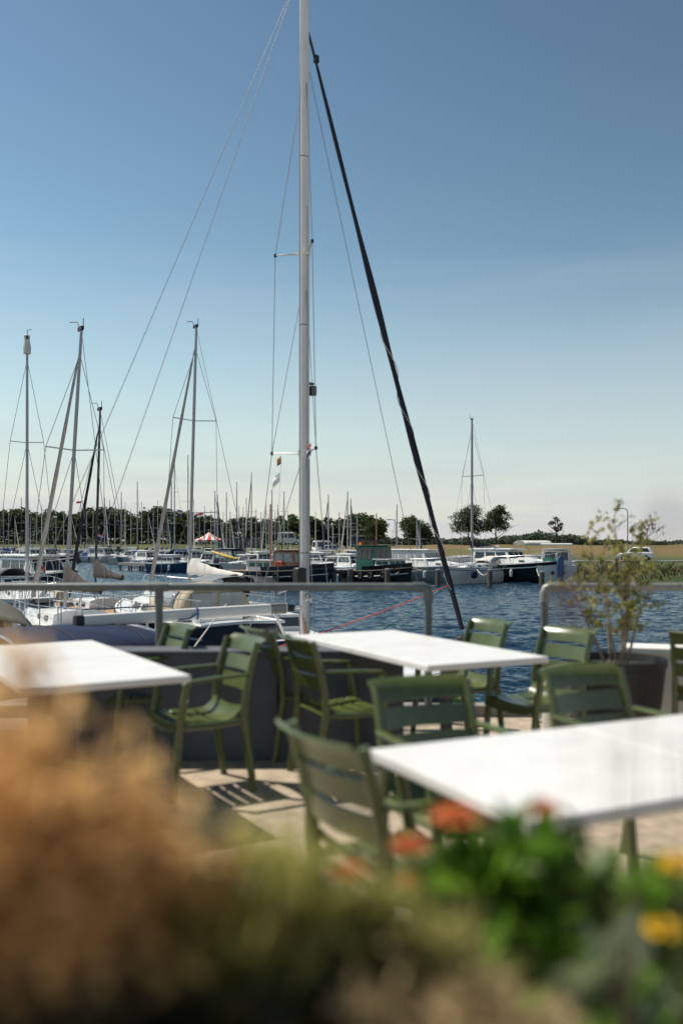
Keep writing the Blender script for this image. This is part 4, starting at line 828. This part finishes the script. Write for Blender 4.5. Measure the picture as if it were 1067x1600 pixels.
flag(at(437, 739, 13.0), (fl_w,), .11, .13, 'small pale pennant under the orange pennant by the big mast', rz=2.8, drop=.9)
MB().tube([Mi @ at(434, 708, 13.05), Mi @ at(440, 712, 13.0), Mi @ at(437, 760, 13.0), Mi @ at(432, 1000, 12.6)], .003, 4).build('flag_halyard', rope_w, MY)
flag(at(486, 692, 12.35), (fl_r, fl_w, fl_b), .06, .14, 'red white blue courtesy flag at the starboard spreader of the big mast', rz=2.9, drop=1.2)
# mooring lines beyond the wall
tag(MB().tube([at(354, 944, 17), at(330, 975, 15), at(303, 1012, 13)], .012, 6).build('mooring_rope', rope_w), 'pale mooring rope running down behind the green chairs', 'rope')

# ------------------------------------------------------------------ low wall, railings
o = empty('low_wall', (0, 5.74, 0), 0, 'low dark grey wall behind the green chairs', 'wall')
x0, x1 = xof(40, 5.74), xof(632, 5.74); zt = zof(1023, 5.74); n = 3; w = (x1-x0)/n
for k in range(n): bevel(MB().box((x0+w*(k+.5), .13, zt/2), (w-.008, .22, zt)).build('wall_panel', grey_wall, o), .006)
bevel(MB().box(((x0+x1)/2, .13, zt+.012), (x1-x0+.03, .26, .025)).build('coping', mat('coping_grey', (.08, .088, .10), .7), o), .006)
RD = 7.0
def railing(label, posts, x_end, m, mpost):
    o = empty('railing', (0, RD, 0), 0, label, 'railing', 'tubular quay railings'); H = zof(917, RD); r = .032
    xa, xb = (x_end, posts[-1]) if x_end < posts[0] else (posts[0], x_end); el = posts[-1] if x_end < posts[0] else posts[0]; sg = 1 if x_end > posts[0] else -1
    MB().tube([(el+sg*.06, 0, H), (x_end, 0, H)], r, 14).build('top_rail', m, o)
    e = MB(); e.tube([(el, 0, H-.12), (el, 0, H-.05), (el+sg*.012, 0, H-.015), (el+sg*.04, 0, H+.0), (el+sg*.12, 0, H)], r*1.2, 14); e.build('elbow_fitting', m, o)
    for p in posts:
        MB().tube([(p, 0, 0), (p, 0, H-(.1 if p == el else .03))], r*.92, 14).build('post', mpost, o); MB().lathe([(.075, 0), (.075, .02), (.045, .03), (.045, .13), (.04, .14)], 16, (p, 0, 0)).build('base_flange', galv_l, o)
        if p != el: MB().tube([(p-.07, 0, H), (p+.07, 0, H)], r*1.18, 14).build('tee_fitting', m, o); MB().tube([(p, 0, H-.13), (p, 0, H-.02)], r*1.12, 14).build('tee_collar', m, o)
railing('grey tubular railing on the left with its end elbow behind the middle table', [xof(-168, RD), xof(249, RD), xof(669, RD)], -6, galv, galv)
railing('light grey tubular railing at the right starting beside the potted shrub', [xof(850, RD), xof(1290, RD)], 7, galv_l, galv)
# bollard pot beside the post
o = empty('bollard', (xof(868, 6.6), 6.6, 0), 0, 'short pale concrete bollard beside the right railing post', 'bollard')
MB().lathe([(.10, 0), (.10, .36), (.085, .385), (.02, .39)], 20).build('body', mat('pale_concrete', (.46, .43, .38), .9, var=.15, bump=.3), o); MB().lathe([(.103, .26), (.106, .27), (.106, .31), (.103, .32)], 20).build('band', galv_l, o)
# white low wall at right
o = empty('white_parapet', (0, 0, 0), 0, 'low white parapet behind the potted shrub at the right edge', 'wall')
a = Vector((xof(975, 6.6), 6.6)); b = Vector((3.6, 6.05)); dv = (b-a); rz = math.atan2(dv.y, dv.x); cen = (a+b)/2
bevel(MB().box((cen.x, cen.y, .3), (dv.length, .2, .6), rz).build('body', white_wall, o), .01); bevel(MB().box((cen.x, cen.y, .625), (dv.length+.04, .27, .05), rz).build('coping', white_wall, o), .01)

# ------------------------------------------------------------------ tables
def table(P, u, v, a, b, label, th=.036):
    """P: near-left corner on the ground plane; u across, v away"""
    rz = math.atan2(u[1], u[0]); c = Vector((P[0], P[1], 0))+Vector((u[0], u[1], 0))*a/2+Vector((v[0], v[1], 0))*b/2
    o = empty('table', c, rz, label, 'table', 'white terrace tables'); s = .004
    tpo = MB().box((0, 0, .74-th/2), (a-s, b-s, th)).build('table_top', table_white, o); bevel(tpo, .006, 3)
    MB().box((0, 0, .74-th-.014), (a*.62, .06, .026)).build('bracket', table_dark, o); MB().box((0, 0, .74-th-.0145), (.06, b*.62, .024)).build('bracket', table_dark, o)
    MB().tube([(0, 0, .03), (0, 0, .70)], .038, 14).build('column', table_dark, o)
    for k in range(4):
        an = math.pi/4+k*math.pi/2; d_ = Vector((math.cos(an), math.sin(an), 0)); f_ = MB(); f_.tube([d_*.02+Vector((0, 0, .06)), d_*.2+Vector((0, 0, .045)), d_*.36+Vector((0, 0, .022))], [.03, .026, .018], 8, .7); f_.tube([d_*.34+Vector((0, 0, 0)), d_*.34+Vector((0, 0, .03))], .022, 8); f_.build('foot', table_dark, o)
    return o
def nrm2(a): l = math.hypot(*a); return (a[0]/l, a[1]/l)
def gp(px, py, z=.74): d = (CAMZ-z)*FPX/(py-HOR); return (xof(px, d), d)
# left pair
N, F = gp(300, 1055), gp(145, 1000); vL = nrm2((F[0]-N[0], F[1]-N[1])); uL = (vL[1], -vL[0]); bL = math.dist(N, F)/2; aL = .82
def off2(P, u, s, v, t): return (P[0]+u[0]*s+v[0]*t, P[1]+u[1]*s+v[1]*t)
table(off2(N, uL, -aL, vL, 0), uL, vL, aL, bL, 'white table at the left, the nearer of the pair by the copper plant')
table(off2(N, uL, -aL, vL, bL), uL, vL, aL, bL, 'white table at the left, the farther of the pair near the blue boat cover')
P1, P4, P3 = gp(458, 992), gp(668, 1040), gp(857, 1026); vM = nrm2((P1[0]-P4[0], P1[1]-P4[1])); uM = (vM[1], -vM[0]); bM = math.dist(P1, P4)/2; aM = math.dist(P3, P4)
table(P4, uM, vM, aM, bM, 'white table in the middle, the nearer of the pair')
table(off2(P4, uM, 0, vM, bM), uM, vM, aM, bM, 'white table in the middle, the farther of the pair beside the railing end')
A_, Bq, Cq = gp(575, 1170), gp(830, 1285), gp(890, 1133); vR = nrm2((A_[0]-Bq[0], A_[1]-Bq[1])); uR = (vR[1], -vR[0]); bR = math.dist(A_, Bq); aR = math.dist(A_, Cq)
table(Bq, uR, vR, aR, bR, 'white table in the right foreground nearest the flowers')
table(off2(Bq, uR, aR, vR, 0), uR, vR, aR, bR, 'white table at the right edge joined to the foreground table')

# ------------------------------------------------------------------ chairs
def slat(prof, w, sag, axis, th=.012, nx_=8):
    mb = MB(); T = []; Bt = []
    for i in range(nx_+1):
        x = -w/2+w*i/nx_; s = sag*(1-(2*x/w)**2); P = []
        for (y, z) in prof: P.append(Vector((x, y-(s if axis == 'y' else 0), z-(s if axis == 'z' else 0))))
        up = []
        for k, p in enumerate(P):
            t_ = (P[min(k+1, len(P)-1)]-P[max(k-1, 0)]).normalized(); nn = Vector((0, -t_.z, t_.y)); up.append(p+nn*th)
        T.append(P+list(reversed(up)))
    return mb.loft(T)
def make_chair():
    o = empty('chair'); G = chair_green; X = .215
    for sd in (-1, 1):
        MB().tube([(sd*X, -.245, 0), (sd*X, -.215, .2), (sd*X, -.185, .41), (sd*X, -.198, .56), (sd*X, -.228, .70), (sd*X*.99, -.268, .835)], [.017, .019, .020, .019, .018, .015], 10, 1.2).build('rear_leg', G, o)
        MB().tube([(sd*X, .232, 0), (sd*X, .212, .2), (sd*X, .19, .41), (sd*(X+.012), .172, .55), (sd*(X+.018), .155, .635)], [.017, .019, .020, .018, .017], 10, 1.2).build('front_leg', G, o)
        MB().tube([(sd*(X+.018), .182, .625), (sd*(X+.02), .158, .645), (sd*(X+.02), 0, .655), (sd*(X+.01), -.215, .662)], [.018, .022, .024, .018], 10, .5).build('armrest', G, o)
        MB().tube([(sd*X, .2, .40), (sd*X, 0, .395), (sd*X, -.19, .405)], .015, 8, 1.3).build('seat_rail', G, o)
    seat = [[(.285, .380), (.268, .412), (.238, .428)], [(.218, .430), (.18, .430), (.146, .428)], [(.124, .427), (.09, .424), (.052, .421)], [(.030, .420), (-.01, .417), (-.048, .416)], [(-.070, .416), (-.11, .418), (-.15, .430), (-.19, .460), (-.207, .492)]]
    for s in seat: slat([(y*.84, z) for y, z in s], .412, .018, 'z').build('seat_slat', G, o, smooth=50)
    back = [[(-.192, .555), (-.202, .59), (-.214, .638)], [(-.220, .660), (-.231, .698), (-.245, .742)], [(-.252, .764), (-.265, .80), (-.284, .832), (-.316, .850)]]
    for s in back: slat(s, .446, .040, 'y').build('back_slat', G, o, smooth=50)
    MB().tube([(-X, -.18, .40), (X, -.18, .40)], .013, 8).build('cross_bar', G, o); MB().tube([(-X, .2, .39), (X, .2, .39)], .013, 8).build('cross_bar', G, o)
    return o
ch0 = make_chair(); first = True
def chair(pos, face, label):
    global first
    o = ch0 if first else copy_tree(ch0); first = False
    o.location = (pos[0], pos[1], 0); o.rotation_euler = (0, 0, math.atan2(face[1], face[0])-math.pi/2); tag(o, label, 'chair', 'green terrace chairs')
neg = lambda a: (-a[0], -a[1])
def rot(a, deg): c_, s_ = math.cos(R(deg)), math.sin(R(deg)); return (a[0]*c_-a[1]*s_, a[0]*s_+a[1]*c_)
chair(off2(N, uL, .22, vL, 1.55), neg(uL), 'green slatted armchair at the left table, the farther one under the railing post')
chair(off2(N, uL, .27, vL, .60), neg(uL), 'green slatted armchair at the left table, the nearer one with its seat in full view')
chair(off2(P4, uM, -.15, vM, 1.40), uM, 'green armchair seen from behind at the middle table, the farther one below the boom')
chair(off2(P4, uM, -.15, vM, .74), rot(uM, -3), 'green armchair seen from behind at the middle table, the nearer one by the mast foot')
chair(off2(P4, uM, .97, vM, 1.16), neg(uM), 'green armchair beyond the middle table under the furled headsail foot')
chair(off2(P4, uM, 1.03, vM, .38), rot(neg(uM), 4), 'green armchair at the right end of the middle table beside the railing post')
chair(off2(A_, uR, .55, vR, .32), neg(vR), 'green armchair with shaded back at the far side of the foreground table')
chair(off2(A_, uR, 1.38, vR, .29), rot(neg(vR), 3), 'green armchair with shaded back in front of the potted shrub')
chair(off2(A_, uR, .05, vR, -.12), rot(uR, 5), 'green armchair seen from behind at the left end of the foreground table')
chair((2.42, 5.75), nrm2((.62, .78)), 'green armchair cut by the right edge of the picture')

# ------------------------------------------------------------------ potted shrub
soil = mat('potting_soil', (.035, .025, .018), .95, var=.4, scale=30, bump=.8)
pc = (xof(962, 6.0), 6.0); pot = empty('plant_pot', (pc[0], pc[1], 0), 0, 'large dark round plant pot beside the right railing', 'plant pot')
MB().lathe([(.20, 0), (.24, .02), (.29, .35), (.315, .57), (.325, .58), (.325, .63), (.295, .635), (.285, .58)], 32).build('body', mat('anthracite_pot', (.011, .012, .014), .6, var=.2), pot); MB().lathe([(.29, .53), (.289, .575), (.1, .59), (.01, .59)], 24).build('soil', soil, pot)
shb = empty('potted_shrub', (pc[0], pc[1], .585), 0, 'thin airy shrub with pale stems in the dark pot', 'shrub')
q = random.Random(12); lp = []
st = [(.02, .0, .13, .93), (-.03, .02, -.05, .78), (.05, .03, .10, .74), (.0, -.04, -.19, .88), (.06, 0, .26, .62), (-.05, 0, -.30, .55), (.03, -.03, .02, .99), (.04, .02, .20, .83)]
for (bx, by, tx, tz) in st:
    m_ = MB(); b0 = Vector((bx, by, -.05)); tp_ = Vector((tx+q.uniform(-.02, .02), by+q.uniform(-.12, .12), tz)); md = b0.lerp(tp_, .5)+Vector((q.uniform(-.03, .03), 0, .04)); m_.tube([b0, md, tp_], [.011, .006, .002], 7)
    for k in range(10):
        t_ = .3+.7*k/9; p = b0.lerp(md, t_*2) if t_ < .5 else md.lerp(tp_, t_*2-1); dv = Vector((q.uniform(-1, 1), q.uniform(-1, 1), q.uniform(.1, 1))).normalized(); l = q.uniform(.05, .17); m_.tube([p, p+dv*l], [.004, .0015], 5)
        for j in range(14): lp.append(p+dv*l*q.uniform(.3, 1.15)+Vector((q.gauss(0, .015), q.gauss(0, .015), q.gauss(0, .015))))
    m_.build('stem', mat('pale_stem', (.36, .26, .19), .8, var=.2, scale=20), shb)
link('foliage', leaf_mesh('foliage', lp, .042, mat('shrub_leaf', (.085, .105, .016), .55, c2=(.38, .36, .08), island=True, transl=.35), seed=5, aspect=.5), shb)
# weeds at the railing foot
q = random.Random(5)
for (px, py, sc_, lb) in ((722, 1112, 1., 'low green weed at the quay edge below the middle table'), (790, 1116, .7, 'small weed tuft at the quay edge left of the railing post')):
    d = CAMZ*FPX/(py-HOR); o = empty('weed', (xof(px, d), d, 0), 0, lb, 'plant'); pts = [(q.gauss(0, .09)*sc_, q.gauss(0, .05), abs(q.gauss(0, .05))*sc_+.015) for _ in range(150)]
    link('leaves', leaf_mesh('leaves', pts, .05, mat('weed_leaf', (.05, .10, .015), .6, c2=(.16, .22, .04), island=True, transl=.3), seed=8, up=.8), o)

# ------------------------------------------------------------------ raised planter with foreground plants
pl = empty('planter_trough', (0, .75, 0), 0, 'long raised planter trough in the near foreground', 'planter')
wood = mat('planter_timber', (.13, .085, .05), .8, var=.3, scale=6, bump=.4); ZP = .74
for k in range(5):
    for y in (-.47, .47): bevel(MB().box((0, y, .074+k*.148), (2.6, .035, .142)).build('board', wood, pl), .004)
    for x_ in (-1.28, 1.28): bevel(MB().box((x_, 0, .074+k*.148), (.035, .905, .142)).build('board', wood, pl), .004)
MB().box((0, 0, ZP/2-.03), (2.52, .90, ZP-.06)).build('soil', soil, pl)
def fpx(px, py, d): return at(px, py, d)
def bush(name, label, ells, d, n, leaf, m, seed, asp=.6, up=.3, base=None):
    bl = [((xof(cx, d+dd), d+dd, zof(cy, d+dd)), (rx/FPX*d, rx/FPX*d*.75, ry/FPX*d)) for cx, cy, rx, ry, dd in ells]
    bx = sum(b[0][0] for b in bl)/len(bl); o = empty(name, (bx, d, ZP-.06), 0, label, 'plant', 'plants in the foreground planter')
    loc = Vector((bx, d, ZP-.06)); st_ = MB(); q = random.Random(seed)
    for c_, r_ in bl:
        for k in range(6):
            e = Vector(c_)+Vector((q.uniform(-.7, .7)*r_[0], q.uniform(-.7, .7)*r_[1], q.uniform(-.2, .8)*r_[2])); s0 = Vector((bx+(c_[0]-bx)*.5+q.uniform(-.03, .03), d+q.uniform(-.04, .04), ZP-.07)); st_.tube([s0-loc, s0.lerp(e, .5)+Vector((0, 0, .03))-loc, e-loc], [.004, .003, .0015], 5)
    st_.build('stem', mat('dark_stem', (.05, .045, .02), .8), o)
    pts = crown_pts(bl, n, seed, .15)-np.array(loc); link('foliage', leaf_mesh('foliage', pts, leaf, m, seed=seed, aspect=asp, up=up), o); return o
cop = mat('copper_leaf', (.22, .11, .040), .6, c2=(.74, .46, .21), island=True, transl=.5)
oli = mat('olive_leaf', (.16, .17, .03), .6, c2=(.55, .50, .16), island=True, transl=.55)
tan = mat('tan_grass_blade', (.26, .19, .085), .7, c2=(.72, .55, .31), island=True, transl=.5)
grn = mat('green_leaf', (.026, .080, .005), .42, c2=(.22, .42, .035), island=True, transl=.45)
pal = mat('pale_leaf', (.22, .26, .13), .55, c2=(.42, .46, .27), island=True, transl=.25)
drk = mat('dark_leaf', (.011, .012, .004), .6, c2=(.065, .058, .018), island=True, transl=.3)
cop2 = mat('light_copper_plume', (.46, .24, .075), .7, c2=(.93, .62, .29), island=True, transl=.6)
def plumes(name, label, ells, d, nclump, per, rad, leaf, m, seed, asp=.3, up=.8):
    """plant made of many loose heads on thin stalks, open gaps between them"""
    bl = [((xof(cx, d+dd), d+dd, zof(cy, d+dd)), (rx/FPX*d, rx/FPX*d*.8, ry/FPX*d)) for cx, cy, rx, ry, dd in ells]; bx = sum(b[0][0] for b in bl)/len(bl)
    loc = Vector((bx, d, ZP-.06)); o = empty(name, loc, 0, label, 'plant', 'plants in the foreground planter'); cs = crown_pts(bl, nclump, seed, .2); g_ = np.random.default_rng(seed); st_ = MB(); pts = []
    for c_ in cs:
        e = Vector(c_)-loc; st_.tube([Vector((e.x*.6, e.y*.5, 0)), Vector((e.x*.9, e.y*.85, e.z*.55)), e], [.0016, .0013, .0008], 4); r_ = rad*g_.uniform(.6, 1.4); pts.append(np.array(e)+g_.normal(size=(per, 3))*np.array([r_, r_, r_*1.3]))
    st_.build('stem', mat('dark_stem', (.05, .045, .02), .8), o); link('foliage', leaf_mesh('foliage', np.concatenate(pts), leaf, m, seed=seed, aspect=asp, up=up), o)
plumes('copper_plume_plant', 'coppery brown feathery plant filling the left side below the left tables', [(-70, 1270, 180, 190, .02), (40, 1255, 150, 165, .04), (130, 1330, 130, 165, .03), (220, 1385, 105, 150, .05), (50, 1400, 220, 120, .02), (310, 1390, 60, 110, .04)], .60, 105, 30, .011, .026, cop2, 61)
bush('dark_leaved_plant', 'dark foliage in the bottom left corner under the copper plant', [(60, 1510, 290, 160, .02), (300, 1530, 180, 130, 0), (440, 1590, 190, 110, -.01), (200, 1640, 300, 110, -.02), (560, 1630, 170, 80, 0)], .70, 4200, .036, drk, 66, .35, 1.)  # near-black leaf colour makes the gaps behind the copper plumes read dark
bush('olive_leaved_plant', 'olive and straw coloured blurred grass right of the copper plant', [(345, 1450, 100, 120, .03), (430, 1430, 110, 110, .06), (520, 1450, 100, 90, .07), (600, 1460, 70, 60, .08), (690, 1510, 80, 60, .08)], .64, 760, .095, oli, 62, .07, 1.6)
plumes('straw_plume_plant', 'pale straw feathery plant at the bottom centre', [(590, 1545, 70, 70, .04), (680, 1560, 80, 75, .06), (760, 1620, 90, 60, 0), (650, 1650, 170, 70, 0), (850, 1660, 90, 50, 0)], .66, 34, 22, .014, .034, tan, 63)
gp_ = bush('green_flowering_plant', 'bright green leafy plant in the lower right beside red orange flowers', [(770, 1390, 80, 80, .02), (850, 1380, 95, 95, .02), (930, 1450, 110, 110, .0), (1030, 1500, 110, 140, .0), (880, 1520, 120, 100, -.02), (980, 1620, 170, 90, -.06), (710, 1410, 70, 50, .02), (800, 1480, 90, 80, .0), (880, 1600, 120, 80, -.04)], 1.02, 1500, .075, grn, 64, .4, .9)
def flower(px, py, d, r, m, label, stemto, name='flower', seed=1):
    p = at(px, py, d); q = random.Random(seed); o = empty(name, (stemto[0], stemto[1], ZP-.06), 0, label, 'flower', 'flowers in the foreground planter'); loc = Vector((stemto[0], stemto[1], ZP-.06)); e = p-loc
    MB().tube([Vector((0, 0, 0)), e*.5+Vector((.01, 0, .01)), e], [.003, .0025, .002], 6).build('stem', mat('green_stem', (.05, .09, .02), .7), o)
    pm_ = MB()
    for lay in range(3):
        for k in range(9):
            a = 2*math.pi*(k+.3*lay)/9+q.uniform(-.1, .1); R0 = r*(1-.25*lay); el = .15+.4*lay
            dv = Vector((math.cos(a)*math.cos(el), math.sin(a)*math.cos(el), math.sin(el))); sd_ = Vector((-math.sin(a), math.cos(a), 0))*R0*.22
            tip = e+dv*R0; md = e+dv*R0*.55; pm_.loft([[e+sd_*.3, e-sd_*.3], [md+sd_, md-sd_], [tip+sd_*.5+Vector((0, 0, -.1*R0)), tip-sd_*.5+Vector((0, 0, -.1*R0))]], closed=False)
    pm_.build('petals', m, o, fix=False); MB().lathe([(.001, -.2*r), (.25*r, 0), (.2*r, .25*r), (.001, .32*r)], 10, e).build('centre', mat('flower_centre', (.25, .12, .02), .8), o)
redm = mat('red_orange_petal', (.58, .095, .02), .6, c2=(.74, .20, .05), transl=.35, scale=20); yelm = mat('yellow_petal', (.80, .48, .01), .6, c2=(.88, .58, .02), transl=.3, scale=20)
fl_list = [(712, 1278, 1.05, .034, redm, 'large red orange flower left of the foreground table corner'), (640, 1322, 1.08, .025, redm, 'red orange flower left of and below the large one'), (648, 1378, 1.06, .022, redm, 'lowest red orange flower by the chair leg'), (848, 1264, 1.06, .026, redm, 'small red flower against the white foreground table'), (545, 1362, 1.08, .024, redm, 'faint orange flower at the left of the flower cluster'), (1032, 1452, .95, .025, yelm, 'yellow flower nearest the bottom right corner'), (1062, 1352, .98, .028, yelm, 'yellow flower cut by the right edge of the picture')]
for i, (px, py, d, r, m_, lb) in enumerate(fl_list):
    p = at(px, py, d); flower(px, py, d, r, m_, lb, (p.x*.9+.03, min(1.12, d+.04)), seed=i)
bush('pale_leaved_plant', 'pale grey green leaves at the lower right among the green plant', [(965, 1510, 38, 34, 0), (905, 1570, 30, 26, 0), (1010, 1560, 26, 26, 0)], .92, 14, .075, pal, 65, .7, .5)
# tall thin stalks with dark heads in front of the right side
plum = mat('plum_seed_head', (.05, .018, .014), .8, c2=(.16, .06, .04), island=True)
stk = [(893, 930, .50, 1480, 20, 60, 'dark plum seed head on a tall stalk left of the potted shrub'), (1041, 810, .46, 1420, 14, 42, 'dark seed head on a tall stalk at the upper right'), (958, 895, .52, 1450, 8, 16, 'small seed head on a tall stalk over the potted shrub')]
for i, (px, py, d, pb_, rw, rh, lb) in enumerate(stk):
    e = at(px, py, d); o = empty('seed_stalk', (xof(px+18, d), d, ZP-.06), 0, lb, 'plant', 'tall stalks in the foreground planter'); loc = Vector((xof(px+18, d), d, ZP-.06)); q = random.Random(i)
    MB().tube([(0, 0, 0), (e-loc)*.55+Vector((.006, 0, 0)), e-loc], [.0009, .0008, .0006], 5).build('stem', mat('dry_stem', (.16, .13, .07), .8), o)
    pts = [e-loc+Vector((q.gauss(0, rw*.45/FPX*d), q.gauss(0, rw*.45/FPX*d), q.gauss(0, rh*.5/FPX*d))) for _ in range((40, 16, 10)[i])]
    link('seed_head', leaf_mesh('seed_head', pts, .008, plum, seed=i), o)
q = random.Random(77)
o = empty('grass_stalks', (.24, .8, ZP-.06), 0, 'thin wispy grass stalks blurred in front of the right hand table', 'plant')
for k in range(6):
    px = 900+q.uniform(0, 190); py = 1110+q.uniform(0, 120); d = .74+q.uniform(-.06, .1); e = at(px, py, d)-Vector((.24, .8, ZP-.06)); s0 = Vector((e.x+q.uniform(-.02, .02), e.y, 0)); MB().tube([s0, s0.lerp(e, .55)+Vector((.004, 0, 0)), e], [.0014, .0011, .0006], 5).build('stalk', mat('dry_stem', (.16, .13, .07), .8), o)
    link('seed_head', leaf_mesh('seed_head', [e+Vector((q.gauss(0, .003), q.gauss(0, .003), q.uniform(-.02, .003))) for _ in range(6)], .006, mat('tan_seed', (.16, .12, .06), .8, c2=(.3, .24, .12), island=True), seed=k), o)
